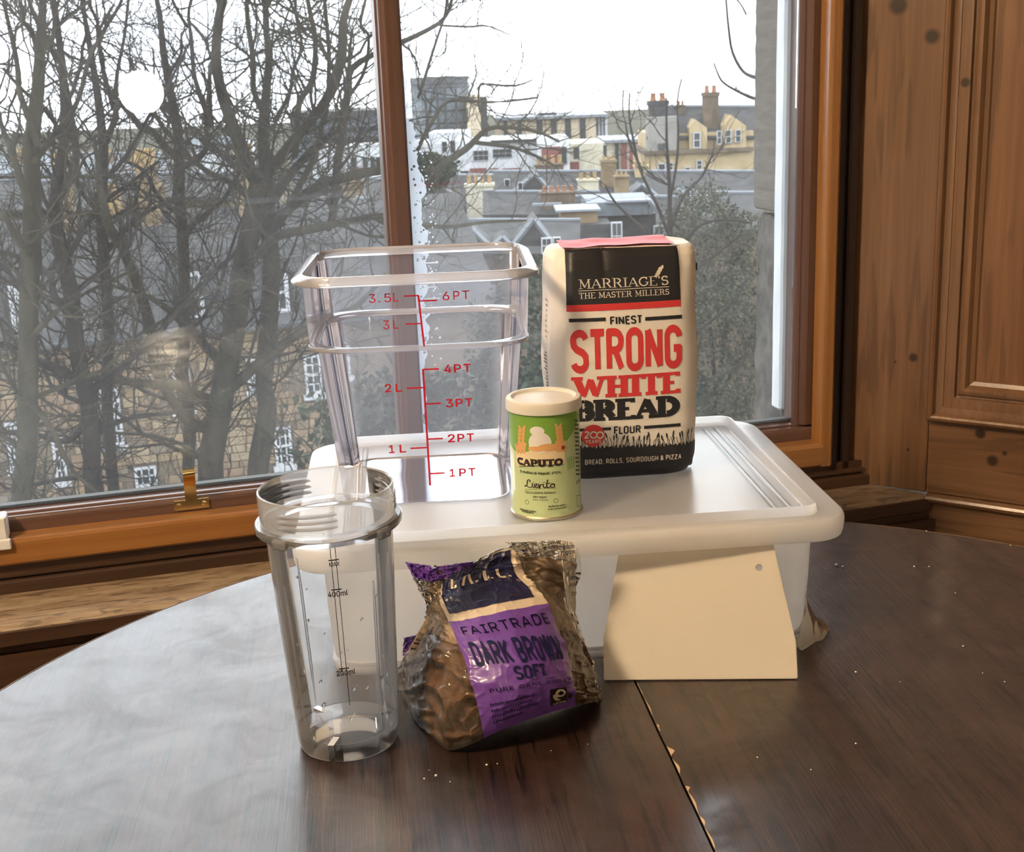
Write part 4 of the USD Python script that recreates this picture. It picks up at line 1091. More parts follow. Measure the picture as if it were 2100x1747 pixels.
def tpoly(pts):
    return sg.Polygon([tp(u, v) for u, v in pts])


def tbox(u0, v0, u1, v1):
    n = 8
    us = np.linspace(u0, u1, n)
    return tpoly([(u, v1) for u in us] + [(u, v0) for u in us[::-1]])


TA = math.radians(-90) - math.radians(-1.5)


def tin_print(name, shapes, mat, eps, label=None, flat=False):
    ms = []
    for s in shapes:
        if isinstance(s, trimesh.Trimesh):
            t = s.copy(); t.update_faces(np.abs(t.face_normals[:, 2]) > .5)
            ms.append(t)
        else:
            for g in getattr(s, 'geoms', [s]):
                if g.geom_type == 'Polygon' and g.area > 0:
                    v, f = trimesh.creation.triangulate_polygon(g, engine='earcut')
                    v, f = trimesh.remesh.subdivide_to_size(np.c_[v, np.zeros(len(v))], f, .003, max_iter=10)
                    ms.append(trimesh.Trimesh(v, f, process=False))
    m = cat_mesh(ms)
    v = m.vertices
    a = TA + v[:, 0] / TR_
    m = trimesh.Trimesh(np.c_[(TR_ + eps) * np.cos(a), (TR_ + eps) * np.sin(a), v[:, 1]], m.faces, process=False)
    c = m.triangles_center
    fl_ = (m.face_normals[:, 0] * c[:, 0] + m.face_normals[:, 1] * c[:, 1]) < 0
    m.faces[fl_] = m.faces[fl_][:, ::-1]
    obj(name, m, mat, tin, smooth=True, label=label)


def ttext(s, u0, u1, vb, hpx, bold=False, **k):
    x0, z0 = tp(u0, vb); x1, _ = tp(u1, vb)
    return text_at(s, hpx * .000376, x0, z0, x1 - x0, bold, **k)


bd = [(1040, 905), (1052, 918), (1072, 930), (1100, 936), (1130, 930), (1155, 912), (1172, 893), (1184, 872), (1192, 851)]
lft = math.asin(-.95) * TR_
tin_print('label_panel', [sg.Polygon([(-.040, .0815), (.026, .0815)] + [tp(u, v) for u, v in bd[::-1]] + [(-.040, .058)])], tin_dark, .00012, 'leaf green upper part of the label')
tin_print('name_panel', [tbox(1057, 924, 1156, 952)], tin_cream, .0002, 'cream name panel')
for side, u0 in ((-1, 1066), (1, 1148)):
    ears = []
    for k in range(6):
        for s in (-1, 1):
            x, z = tp(u0 + side * -1.0 * k * .8 + s * 3.6, 916 - 8.0 * k)
            ears.append(sa.rotate(sa.scale(sg.Point(x, z).buffer(.00135, 8), .8, 2.0), -s * 28))
    for s in (-1, 0, 1):
        ears.append(sg.LineString([tp(u0 + s * 6, 925), tp(u0 + s * 9, 908)]).buffer(.0012))
    tin_print('wheat_print', [union_all(ears)], tin_orange, .0003, 'orange wheat ear')
loaf = union_all([sa.scale(sg.Point(*tp(1105, 908)).buffer(.0085, 20), 1.0, .95), tbox(1083, 906, 1128, 925), sa.scale(sg.Point(*tp(1100, 884)).buffer(.0045, 16), 1.2, .8), tbox(1092, 880, 1109, 900)])
tin_print('flour_print', [loaf], tin_white, .00034, 'white heap of flour')
tin_print('dough_print', [sa.scale(sg.Point(*tp(1122, 918)).buffer(.0052, 16), 1.5, .55), sa.scale(sg.Point(*tp(1098, 920)).buffer(.0040, 16), 1.7, .5)], tin_orange, .0004)
tin_print('tomato_print', [sg.Point(*tp(1153, 919)).buffer(.0016, 10)], tin_red, .0004)
x0, z0 = tp(1058.5, 948.0); x1, _ = tp(1152, 948)
li = [[(.42, .74), (.46, .92), (.38, 1.0), (.27, .88), (.23, .55), (.14, .18), (.02, .06), (.04, .18), (.2, .12), (.42, .02), (.6, .14)], [(.68, .55), (.66, .2), (.74, .06), (.84, .2)], [(.84, .3), (1.0, .42), (.98, .56), (.86, .5), (.85, .2), (.95, .05), (1.1, .2)], [(1.14, .52), (1.2, .06), (1.38, .5), (1.44, .46)],
      [(1.5, .52), (1.48, .2), (1.55, .06), (1.66, .2)], [(1.80, .95), (1.72, .25), (1.78, .06), (1.9, .15)], [(1.66, .58), (1.96, .62)], [(2.12, .5), (2.0, .3), (2.06, .08), (2.22, .1), (2.28, .35), (2.16, .52), (2.12, .5), (2.3, .46)]]
script = union_all([sg.LineString(catmull(s, 24) if len(s) > 2 else s).buffer(.045) for s in li] + [sg.Point(.72, .74).buffer(.05), sg.Point(1.53, .74).buffer(.05)])
sx0, sz0 = tp(1071, 997); sx1, _ = tp(1134, 997)
tin_print('name_lettering', [serif_text('CAPUTO', z0 * 0 + 15.5 * .000376, x0, z0, x1 - x0, thick=.30, thin=.16, serif=.17, gap=.06), fit(script, sx0, sx1, sz0, sz0 + 19 * .000376), tbox(1062, 953.5, 1152, 954.7)], tin_ink, .0003, 'brown black CAPUTO and script Lievito')
sm = [ttext('Il mulino di Napoli  1924', 1063, 1146, 965, 5.0, True), ttext('Secco 100% Italiano', 1072, 1134, 1008, 4.6), ttext('DRY YEAST', 1088, 1116, 1019.5, 3.6, True), ttext('100% ITALIAN', 1087, 1118, 1025, 3.2), ttext('prolungato potere', 1060, 1093, 1043, 3.6, True), ttext('fermentativo', 1064, 1088, 1048, 3.6, True),
      ttext('facile da usare', 1118, 1154, 1041, 3.6, True), ttext('e da conservare', 1117, 1156, 1046.5, 3.6, True), tbox(1072, 1001.5, 1136, 1002), tbox(1072, 1009.8, 1136, 1010.3)]
for u in (1075, 1134.5):
    c = sg.Point(*tp(u, 1028)).buffer(.0018, 16)
    sm.append(c.difference(sg.Point(*tp(u, 1028)).buffer(.0015, 16)))
for k in range(14):
    sm.append(tbox(1179 + (k % 3) * .6, 862 + 8.5 * k, 1189, 862 + 8.5 * k + 4.2))
bx_ = tbox(1180, 1019, 1190, 1043)
sm += [bx_.difference(bx_.buffer(-.0004)), ttext('100', 1180, 1190, 996, 7, True)]
tin_print('small_print', sm, plain('tin_green_black_ink', (0.06, 0.09, 0.04), 0.4), .0003, 'small dark print')
tin_print('bar_print', [tbox(1161.5 + 4.2 * k, 940 - 1.5 * k, 1163.3 + 4.2 * k, 966 - 2 * k) for k in range(4)], tin_dark, .0003, 'four green bars')

# ------------------------------------------------------------------ half-used bag of brown sugar
from scipy.interpolate import RectBivariateSpline
SGX = [[858, 912, 992, 1180, 1231], [824, 880, 976, 1176, 1233], [817, 868, 951, 1161, 1208], [862, 884, 923, 1121, 1168], [874, 890, 905, 1081, 1182], [842, 878, 940, 1060, 1184]]
SGY = [[1488, 1538, 1514, 1447, 1438], [1426, 1440, 1432, 1402, 1420], [1372, 1348, 1347, 1336, 1352], [1302, 1276, 1275, 1240, 1256], [1237, 1222, 1216, 1182, 1200], [1166, 1172, 1168, 1116, 1124]]
SGD = [[.846, .7905, .7800, .8120, .846], [.866, .804, .7790, .8090, .862], [.878, .827, .795, .822, .872], [.876, .846, .821, .848, .880], [.872, .858, .846, .864, .880], [.874, .870, .862, .868, .879]]
s_n, t_n = [0, .14, .32, .78, 1.0], [0, .2, .4, .6, .8, 1.0]
ctrl = np.array([[sight(SGX[i][j], SGY[i][j], SGD[i][j]) for j in range(5)] for i in range(6)])
SPL = [RectBivariateSpline(t_n, s_n, ctrl[..., k], kx=3, ky=3, s=0) for k in range(3)]


def sugar_base(t, s):
    return np.stack([sp_(t, s, grid=False) for sp_ in SPL], -1)


def sugar_front(t, s, lift=0.0):
    """The bag's front film at height t and breadth s, wrinkled."""
    t, s = np.asarray(t, float), np.asarray(s, float)
    P = sugar_base(t, s)
    e = 1e-3
    du = sugar_base(t, np.clip(s + e, 0, 1)) - sugar_base(t, np.clip(s - e, 0, 1))
    dv = sugar_base(np.clip(t + e, 0, 1), s) - sugar_base(np.clip(t - e, 0, 1), s)
    N = np.cross(du, dv); N /= np.linalg.norm(N, axis=-1, keepdims=True) + 1e-12
    N = np.where(N[..., 1:2] > 0, -N, N)
    lab = np.clip(1 - np.abs((s - 0.55) / 0.255) ** 9, 0, 1)
    q = np.stack([s * 9, t * 9, s * 0], -1)
    rid = 1 - 2 * np.abs(meshkit.noise(q * [1.5, 1.1, 1], 4) - 0.5)
    rid2 = 1 - 2 * np.abs(meshkit.noise(q * [3.1, 2.4, 1] + 7, 9) - 0.5)
    topw = np.clip((t - 0.62) / 0.3, 0, 1)
    amp = (0.0008 + 0.0021 * (1 - lab) + 0.0055 * topw * (1 - .72 * lab))
    D = amp * (rid ** 3 + 0.6 * rid2 ** 4 - 0.4) + 0.0012 * (meshkit.fbm(q * 2.2, 3, 3) - 0.5) * (1 + 2 * topw * (1 - .8 * lab))
    D = D * np.clip(np.minimum(s, 1 - s) / 0.05, 0.25, 1) * np.clip(t / 0.06, 0.1, 1)
    P = P + N * (D + lift)[..., None]
    P[..., 2] = np.maximum(P[..., 2], TZ + 0.0008)
    return P


def sheet_back(P, t, s):
    """The back of the bag: the front pushed away from the window's viewer, closed along every side."""
    th = (np.clip(4 * s * (1 - s), 0, 1) ** 0.5) * np.clip(1 - (1 - np.clip(t / 0.12, 0, 1)) ** 2, 0, 1) ** 0.5 * np.interp(t, [0, .3, .6, .8, 1], [.075, .060, .030, .014, .0])
    Q = P.copy()
    Q[..., 1] = np.minimum(P[..., 1] + th + 0.0004, np.maximum(P[..., 1] + 0.0012, np.where(P[..., 2] > LZ - 0.022, 0.8785, 0.9020)))
    Q[..., 2] -= th * 0.10 * np.clip(t * 3, 0, 1)
    z0 = sugar_base(np.zeros_like(s), s)[..., 2] - TZ - 0.0008
    Q[..., 2] -= z0 * np.clip(t / 0.03, 0, 1) * np.exp(-(t / 0.16) ** 2)
    Q[..., 2] = np.maximum(Q[..., 2], TZ + 0.0008)
    return Q


def closed(F, B):
    a, b = F.shape[:2]
    m1, m2 = grid_mesh(F), grid_mesh(B)
    m2.faces = m2.faces[:, ::-1]
    def strip(x, y):
        return grid_mesh(np.stack([x, y], 0))
    return cat_mesh([m1, m2, strip(F[0], B[0]), strip(B[-1], F[-1]), strip(B[:, 0], F[:, 0]), strip(F[:, -1], B[:, -1])])


sug = thing('sugar_bag', 'crumpled half-empty bag of dark brown sugar with a purple label', 'sugar bag')
tt, ss = np.meshgrid(np.linspace(0, 1, 120), np.linspace(0, 1, 130), indexing='ij')
Ff = sugar_front(tt, ss)
film_m = MAT('crinkled_clear_film', {'t': ('transparent_bsdf', {'color': (0.97, 0.96, 0.94)}), 'd': ('diffuse_bsdf', {'color': (0.60, 0.48, 0.35)}), 'g': ('glossy_bsdf', {'roughness': 0.10}), 'l': ('fresnel', {'IOR': 1.55}), 'c': ('texture_coordinate', {}), 'n': ('noise_texture', {'scale': 55, 'detail': 6}),
              'r': ('map_range', {'from_min': 0.40, 'from_max': 0.70, 'to_min': 0.02, 'to_max': 0.16, 'clamp': True}), 'n2': ('noise_texture', {'scale': 240, 'detail': 3}), 'b': ('bump', {'strength': 0.6, 'distance': 0.0012}), 'm1': ('mix_closure', {}), 'm2': ('mix_closure', {})},
              [('c.object', 'n.vector'), ('c.object', 'n2.vector'), ('n.fac', 'r.value'), ('r.result', 'm1.fac'), ('n2.fac', 'b.height'), ('b.normal', 'g.normal'), ('t.BSDF', 'm1.closure1'), ('d.BSDF', 'm1.closure2'), ('l.fac', 'm2.fac'), ('m1.closure', 'm2.closure1'), ('g.BSDF', 'm2.closure2')], 'm2.closure')
obj('film', closed(Ff, sheet_back(Ff, tt, ss)), film_m, sug, smooth=50)
sugar_m = mottled('moist_brown_sugar', (0.055, 0.021, 0.0075), (0.145, 0.062, 0.024), 210, 0.75, 0.0012, lo=.3, hi=.7)
TOP = lambda s: 0.45 + 0.02 * np.exp(-((s - .85) / .2) ** 2) + 0.06 * np.sin(s * 7) + 0.04 * np.sin(s * 17)
ts = tt * TOP(ss)
ts = 0.02 + ts * 0.97
Fs = sugar_front(ts, 0.025 + ss * 0.95, -0.0016)
Bs = sheet_back(Fs, np.clip(ts, 0, 1), ss)
Bs[..., 1] = np.maximum(Fs[..., 1] + 0.0005, Bs[..., 1] - 0.003)
obj('sugar', closed(Fs, Bs), sugar_m, sug, smooth=40, label='dark brown sugar inside')
dust_m = mottled('sugar_dusted_film', (0.42, 0.30, 0.19), (0.68, 0.55, 0.40), 120, 0.6, 0.0008)
tu = TOP(ss) - 0.01 + tt * (1.0 - TOP(ss) - 0.02)
Fu = sugar_front(tu, 0.03 + ss * 0.94, -0.0022)
keep = Fu.copy()
obj('dusty_lining', grid_mesh(keep), dust_m, sug, smooth=40, label='pale sugar-dusted film above the sugar')
purple = plain('sugar_purple', (0.165, 0.062, 0.37), 0.42, coat_weight=0.5, coat_roughness=0.15)
navy = plain('sugar_navy', (0.012, 0.014, 0.065), 0.4, coat_weight=0.5, coat_roughness=0.15)
lab_cream = plain('sugar_label_cream', (0.72, 0.60, 0.46), 0.42, coat_weight=0.5, coat_roughness=0.15)
navy_ink = plain('sugar_navy_ink', (0.012, 0.014, 0.065), 0.6, specular_ior_level=0.2)
SA, SBq = 0.32, 0.78


def patch(p0, p1, q0, q1, lift, n=90, m=110):
    p, q = np.meshgrid(np.linspace(p0, p1, n), np.linspace(q0, q1, m))
    return grid_mesh(sugar_front(q, SA + (SBq - SA) * p, lift))


obj('label_band', patch(0, 1, 0.004, 0.60, .0004), purple, sug, smooth=True, label='purple front label')
obj('label_border', patch(-0.02, 1.0, 0.60, 0.99, .0004), lab_cream, sug, smooth=True, label='cream border of the maker panel')
obj('label_panel', patch(0.045, 0.915, 0.645, 0.985, .0007), navy, sug, smooth=True, label='navy maker panel, its head crumpled')


def sug_print(name, shapes, mat, lift, label=None):
    ms = []
    for s in shapes:
        if isinstance(s, trimesh.Trimesh):
            t = s.copy(); t.update_faces(np.abs(t.face_normals[:, 2]) > .5); v, f = t.vertices, t.faces
            v, f = trimesh.remesh.subdivide_to_size(v, f, .018, max_iter=12)
            ms.append(trimesh.Trimesh(v, f, process=False))
        else:
            for g in getattr(s, 'geoms', [s]):
                if g.geom_type == 'Polygon' and g.area > 0:
                    v, f = trimesh.creation.triangulate_polygon(g, engine='earcut')
                    v, f = trimesh.remesh.subdivide_to_size(np.c_[v, np.zeros(len(v))], f, .018, max_iter=12)
                    ms.append(trimesh.Trimesh(v, f, process=False))
    m = cat_mesh(ms)
    v = m.vertices
    m = trimesh.Trimesh(sugar_front(v[:, 1], SA + (SBq - SA) * v[:, 0], lift), m.faces, process=False)
    fl_ = m.face_normals[:, 1] > 0
    m.faces[fl_] = m.faces[fl_][:, ::-1]
    obj(name, m, mat, sug, smooth=True, label=label)


def stext(s, p0, p1, q, h, bold=False, spacing=0.0):
    t = text_at(s, 1.0, 0, 0, None, bold, spacing=spacing)
    b = t.bounds
    t.vertices[:, 0] = p0 + (t.vertices[:, 0] - b[0][0]) * (p1 - p0) / (b[1][0] - b[0][0])
    t.vertices[:, 1] = q + t.vertices[:, 1] * h
    return t


def scond(s, p0, p1, q, h, **k):
    return fit(cond_text(s, 1, 0, 0, 4, **k), p0, p1, q, q + h)


sug_print('word_lettering', [stext('FAIRTRADE', .09, .92, .515, .043, spacing=.22)], navy_ink, .0011, 'navy word FAIRTRADE')
sug_print('word_lettering', [scond('DARK BROWN', .09, .92, .350, .125, stroke=.16, gap=.14)], navy_ink, .0011, 'navy words DARK BROWN')
sug_print('word_lettering', [scond('SOFT', .38, .68, .262, .075, stroke=.17, gap=.14)], navy_ink, .0011, 'navy word SOFT')
sug_print('word_lettering', [stext('PURE CANE SUGAR', .13, .95, .215, .021, spacing=.3)], navy_ink, .0011, 'navy words PURE CANE SUGAR')
sug_print('small_print', [sg.box(.10 + .022 * k + .006, .150 - .030 * r + .001 * (k % 3), .10 + .022 * k + .0185, .163 - .030 * r - .002 * (k % 2)) for r in range(4) for k in range(20 - (r % 2) * 2 - (r == 3) * 5)], navy_ink, .0011, 'four lines of tiny navy print')
lg = sg.box(.685, .055, .885, .175)
sw = union_all([sg.Point(.800, .135).buffer(.062, 20), sg.Polygon(arc(.80, .12, .09, .055, 150, 250, 12) + arc(.80, .12, .045, .03, 250, 150, 12))]).intersection(sg.box(.70, .078, .87, .170))
eye = sa.scale(sg.Point(.80, .138).buffer(.03, 16), 1, .5)
sw = sa.scale(sg.Point(.795, .135).buffer(.066, 24), 1, .48).difference(eye)
tail = sa.translate(sg.Polygon(arc(.79, .13, .082, .05, 170, 265, 14) + arc(.815, .118, .055, .03, 265, 170, 14)), 0, -.002)
black_l = plain('sugar_logo_black', (0.008, 0.008, 0.010), 0.4)
sug_print('fairtrade_mark', [lg, sg.Polygon([(.90, .075), (.965, .105), (.90, .135)])], black_l, .0010, 'black fair trade mark')
sug_print('fairtrade_swirl', [union_all([sw, tail]), fit(cond_text('FAIRTRADE', 1, 0, 0, 4, stroke=.16), .705, .868, .059, .071)], lab_cream, .0014, 'cream swirl on the fair trade mark')
# maker's letters, only their feet show below the crumpled head of the bag
mk = [sg.box(.20, .800, .235, .865), sg.box(.255, .797, .285, .812), sg.Polygon([(.345, .797), (.375, .797), (.425, .87), (.395, .87)]), sg.Polygon([(.455, .797), (.485, .797), (.455, .87), (.425, .87)]), sg.box(.505, .797, .533, .812), sg.box(.60, .80, .635, .87), sg.box(.66, .80, .688, .813),
      sg.box(.735, .80, .765, .87), sg.box(.735, .80, .81, .815), sg.box(.832, .80, .858, .813)]
sug_print('maker_lettering', mk + [sg.Point(.885, .765).buffer(.013, 12).difference(sg.Point(.885, .765).buffer(.009, 12))], lab_cream, .0014, 'cream feet of the maker letters with dots')
# loose flaps of film: purple tuft at the upper left, folded pouch at the left, printed flap at the right
fl_m = plain('sugar_purple_flap', (0.165, 0.062, 0.37), 0.3, coat_weight=0.6, coat_roughness=0.1)


def flap(name, corners, n, m, amp, seed, mat, label):
    """A crumpled four-cornered sheet: corners are (u, v, distance), in order round it."""
    c = [sight(*k) for k in corners]
    a, b = np.meshgrid(np.linspace(0, 1, n), np.linspace(0, 1, m), indexing='ij')
    P = (1 - a)[..., None] * ((1 - b)[..., None] * c[0] + b[..., None] * c[1]) + a[..., None] * ((1 - b)[..., None] * c[3] + b[..., None] * c[2])
    q = np.stack([a * 5, b * 5, a * 0], -1)
    d = (1 - 2 * np.abs(meshkit.noise(q, seed) - .5)) ** 3 + .6 * (1 - 2 * np.abs(meshkit.noise(q * 2.3, seed + 1) - .5)) ** 3 - .7
    P = P + np.stack([d * amp * .3, -d * amp, d * amp * .35], -1)
    P[..., 2] = np.maximum(P[..., 2], TZ + .001)
    return obj(name, grid_mesh(P), mat, sug, smooth=40, label=label)


flap('film_flap', [(832, 1152, .866), (884, 1160, .861), (892, 1196, .857), (848, 1184, .862)], 26, 26, .0035, 3, fl_m, 'purple crumpled tuft of film at the upper left')
flap('film_flap', [(884, 1164, .861), (972, 1150, .858), (960, 1174, .856), (892, 1192, .857)], 22, 40, .0030, 8, fl_m, None)
flap('film_flap', [(846, 1184, .8635), (900, 1190, .857), (892, 1262, .853), (876, 1244, .866)], 30, 26, .0035, 6, film_m, 'clear crumpled fold below the tuft')
flap('film_flap', [(828, 1308, .876), (866, 1300, .866), (868, 1330, .860), (826, 1345, .874)], 22, 26, .0035, 5, fl_m, None)
wflap = mottled('printed_white_film', (0.62, 0.56, 0.48), (0.74, 0.69, 0.62), 60, 0.35, 0.0008)
Pf = [(1146, 1108, .872), (1181, 1112, .874), (1181, 1262, .878), (1163, 1240, .866)]
flap('film_flap', Pf, 40, 16, .0016, 9, wflap, 'pale printed flap at the upper right')
flap('film_flap', [(1165, 1245, .864), (1182, 1258, .874), (1234, 1430, .868), (1216, 1440, .850)], 50, 14, .0022, 2, film_m, 'clear crease down the right side')
flap('film_flap', [(1036, 1112, .864), (1150, 1108, .870), (1162, 1150, .864), (1068, 1140, .860)], 26, 50, .0040, 12, film_m, None)
wd = []
for k, (w_, u0, v0, u1, hpx) in enumerate((('the com', 1146, 1127, 1179, 9), ('grow', 1160, 1137, 1180, 9), ('POW', 1172, 1154, 1182, 8), ('hi', 1178, 1166, 1183, 8), ('Germ', 1166, 1190, 1182, 9), ('irme', 1168, 1204, 1182, 8), ('To', 1172, 1222, 1182, 8))):
    p0, p1 = sight(u0, v0, .8655 + (v0 > 1180) * -.0015), sight(u1, v0 - 3, .8655 + (v0 > 1180) * -.0015)
    t = text_at(w_, hpx * .86 / 2700 * 1.05, 0, 0, np.linalg.norm(p1 - p0), True)
    X = (p1 - p0) / np.linalg.norm(p1 - p0)
    wd.append(frame_mesh(t, p0, X, np.array([0, .25, .97]), np.cross(X, [0, .25, .97])))
obj('flap_lettering', cat_mesh(wd), ink_black, sug, label='dark lettering on the right flap')
wd = []
for k, (w_, u0, v0, u1, hpx) in enumerate((('of pack', 829, 1388, 860, 8), ('recycled', 826, 1406, 858, 7), ('ENTS', 828, 1430, 852, 8))):
    s0 = .03; t0 = .38 - .14 * k
    p0, p1 = sugar_front(t0, .02, .002), sugar_front(t0 + .005, .12, .002)
    t = text_at(w_, .0024, 0, 0, np.linalg.norm(p1 - p0), True)
    X = (p1 - p0) / np.linalg.norm(p1 - p0)
    wd.append(frame_mesh(t, p0 - np.array([0, .001, 0]), X, np.array([0, .1, .99]), np.cross(X, [0, .1, .99])))
obj('fold_lettering', cat_mesh(wd), ink_black, sug, label='dark lettering on the left fold')

# ------------------------------------------------------------------ crumbs on the table
flour_white = plain('dry_flour_crumb', (0.80, 0.77, 0.70), 0.9)
spots = [(1715, 1160, 6), (1728, 1163, 4), (1694, 1167, 3), (1875, 1163, 4), (1959, 1217, 3), (1975, 1326, 3.5), (2015, 1381, 2.5), (2060, 1399, 3), (1755, 1526, 4), (1755, 1379, 4), (1553, 1554, 3.5), (1663, 1579, 3), (998, 1570, 5), (1020, 1567, 3), (894, 1592, 6), (870, 1598, 4), (1130, 1540, 2.5), (1205, 1527, 2.5), (1905, 1163, 3), (1846, 1399, 2.5), (923, 1604, 3), (880, 1580, 2.5), (2072, 1119, 2.5), (1900, 1090, 3)]
near = ['a fleck of white crumb', 'white crumb fleck']
for k, (u, v, r) in enumerate(spots):
    d = FWD + (u - 1050) / FPX * RIGHT - (v - 873.5) / FPX * UPV
    P = EYE + d * ((TZ - CAMZ) / d[2])
    m = trimesh.creation.icosphere(2, 1.0)
    m.vertices *= 1 + 0.5 * (meshkit.noise(m.vertices * 1.7 + k * 9, k)[:, None] - 0.5)
    sc_ = r / FPX * P[1] * 0.55
    m.vertices *= [sc_, sc_ * 1.2, sc_ * 0.7]
    m.vertices[:, 2] -= m.vertices[:, 2].min()
    m.vertices += [P[0], P[1], TZ + 0.0001]
    where = 'right of the tub' if u > 1640 else ('in front of the sugar bag' if u < 1240 else 'beside the table joint')
    obj('crumb', m, flour_white, smooth=True, label=f'tiny white crumb on the dark table {where}', cat='crumb', group=f'white crumbs on the table {where}')

# ------------------------------------------------------------------ lamps of the room, behind the camera
warm = (1.0, 0.735, 0.46)
opal = MAT('lit_opal_globe', {'e': ('emission', {'color': (1.0, 0.80, 0.55), 'strength': LAMP_GLOBE})}, [], 'e.emission')
lampshade = MAT('lit_lamp_shade', {'e': ('emission', {'color': warm, 'strength': LAMP_SHADE})}, [], 'e.emission')
dark_metal = plain('dark_lamp_metal', (0.06, 0.05, 0.045), 0.4, metallic=0.8)
gl = thing('globe_lamp', 'round opal globe lamp on a slim stand behind the camera', 'lamp', (0.505, -1.80, 0))
g = trimesh.creation.icosphere(2, 0.070); g.apply_translation([0, 0, 1.166])
obj('globe', g, opal, gl, smooth=True)
obj('stand', lathe([(.0, 0), (.13, 0), (.13, .012), (.02, .03), (.009, .05), (.009, 1.08), (.03, 1.09), (.03, 1.112), (.0, 1.112)], 32), dark_metal, gl, smooth=40)
sl = thing('pendant_lamp', 'pendant lamp with a warm fabric shade, hanging left behind the camera', 'lamp', (-1.06, -0.12, 0))
obj('shade', loft([[(rr * math.cos(t), rr * math.sin(t), zz_) for t in np.arange(48) * 2 * np.pi / 48] for rr, zz_ in [(.15, 2.10), (.10, 2.30), (.097, 2.30), (.147, 2.10), (.15, 2.10)]], False, False), lampshade, sl, smooth=40)
obj('cord', lathe([(.0, 2.25), (.004, 2.25), (.004, 2.72), (.05, 2.73), (.05, 2.75), (.0, 2.75)], 16), dark_metal, sl, smooth=40)
obj('diffuser', lathe([(.0, 2.1005), (.146, 2.1005), (.146, 2.104), (.0, 2.104)], 48), lampshade, sl)

# ------------------------------------------------------------------ outdoors: ground, tenements, roofs, far blocks
GZ = -11.0
_mott, _plain, WET = mottled, plain, 0.42      # all outdoor colours scaled down, dimming the daylit view against the room


def mottled(name, c0, c1, *a, **k):
    k.setdefault('specular_ior_level', 0.12)
    return _mott(name, tuple(WET * x for x in c0), tuple(WET * x for x in c1), *a, **k)


def plain(name, c, *a, **k):
    k.setdefault('specular_ior_level', 0.15)
    return _plain(name, tuple(WET * x for x in c), *a, **k)


slate = mottled('roof_slate', (0.058, 0.059, 0.062), (0.122, 0.123, 0.128), 1.6, 0.6, stretch=(1, 1, 3), detail=3, lo=.3, hi=.7)
slate_pale = mottled('pale_lead_roof', (0.20, 0.23, 0.26), (0.30, 0.34, 0.38), 1.2, 0.5, stretch=(1, 1, 2))
stone_tan = mottled('tan_sandstone_far', (0.26, 0.19, 0.115), (0.42, 0.32, 0.20), 1.3, 0.9, detail=3)
stone_brown = mottled('brown_sandstone_far', (0.16, 0.125, 0.095), (0.27, 0.21, 0.16), 1.1, 0.9, detail=3)
stone_yellow = mottled('yellow_sandstone_far', (0.58, 0.45, 0.26), (0.80, 0.64, 0.40), .7, 0.9, detail=3)  # this and the next three: colours lightened, distance haze painted in
render_white = mottled('white_render_far', (0.92, 0.95, 1.0), (1.1, 1.13, 1.17), .6, 0.8)
cream_harl = mottled('cream_harling', (0.78, 0.72, 0.55), (0.98, 0.92, 0.74), 2.0, 0.9)
cladding_tan = plain('tan_cladding', (0.88, 0.74, 0.54), 0.7)
cladding_red = plain('dark_red_cladding', (0.34, 0.13, 0.12), 0.7)
curtain_glass = mottled('grey_curtain_wall', (0.22, 0.26, 0.31), (0.36, 0.41, 0.45), .35, 0.35, stretch=(1, 1, .4))
dark_window = plain('dark_far_window', (0.05, 0.06, 0.07), 0.15, specular_ior_level=0.4)
pane_far = plain('old_window_pane', (0.05, 0.06, 0.065), 0.06, specular_ior_level=0.5)
white_wood = plain('white_far_woodwork', (0.66, 0.68, 0.72), 0.5)
lead_white = plain('pale_lead_flashing', (0.34, 0.37, 0.42), 0.5)
terracotta = plain('terracotta_pot', (0.50, 0.24, 0.13), 0.8)
buff_pot = plain('buff_chimney_pot', (0.55, 0.38, 0.18), 0.8)
earth = mottled('winter_ground', (0.055, 0.062, 0.035), (0.13, 0.115, 0.075), .8, 1.0, detail=3)
leaf_dark = mottled('ivy_green', (0.012, 0.024, 0.014), (0.045, 0.070, 0.038), 9, 0.5)

leaf_mid = mottled('winter_shrub_green', (0.03, 0.045, 0.03), (0.13, 0.125, 0.085), 6, 0.6)
gd_ = thing('ground', 'rough winter gardens far below the window', 'ground', kind='structure')
obj('ground_surface', bbox(-260, 260, 4.0, 420, GZ - 0.5, GZ), earth, gd_)


def span(u0, v0, u1, v1, D):
    """(x0, x1, z0, z1) at distance D of what the photo shows between two corners."""
    a, b = sight((u0 + u1) / 2, v0, D), sight((u0 + u1) / 2, v1, D)
    l, r = sight(u0, (v0 + v1) / 2, D), sight(u1, (v0 + v1) / 2, D)
    return l[0], r[0], b[2], a[2]


def wall_block(name, mat, par, u0, v0, u1, v1, D, depth, ground=False, label=None, bev=0.0):
    x0, x1, z0, z1 = span(u0, v0, u1, v1, D)
    return obj(name, bbox(x0, x1, D, D + depth, GZ if ground else z0, z1, bev), mat, par, label=label)


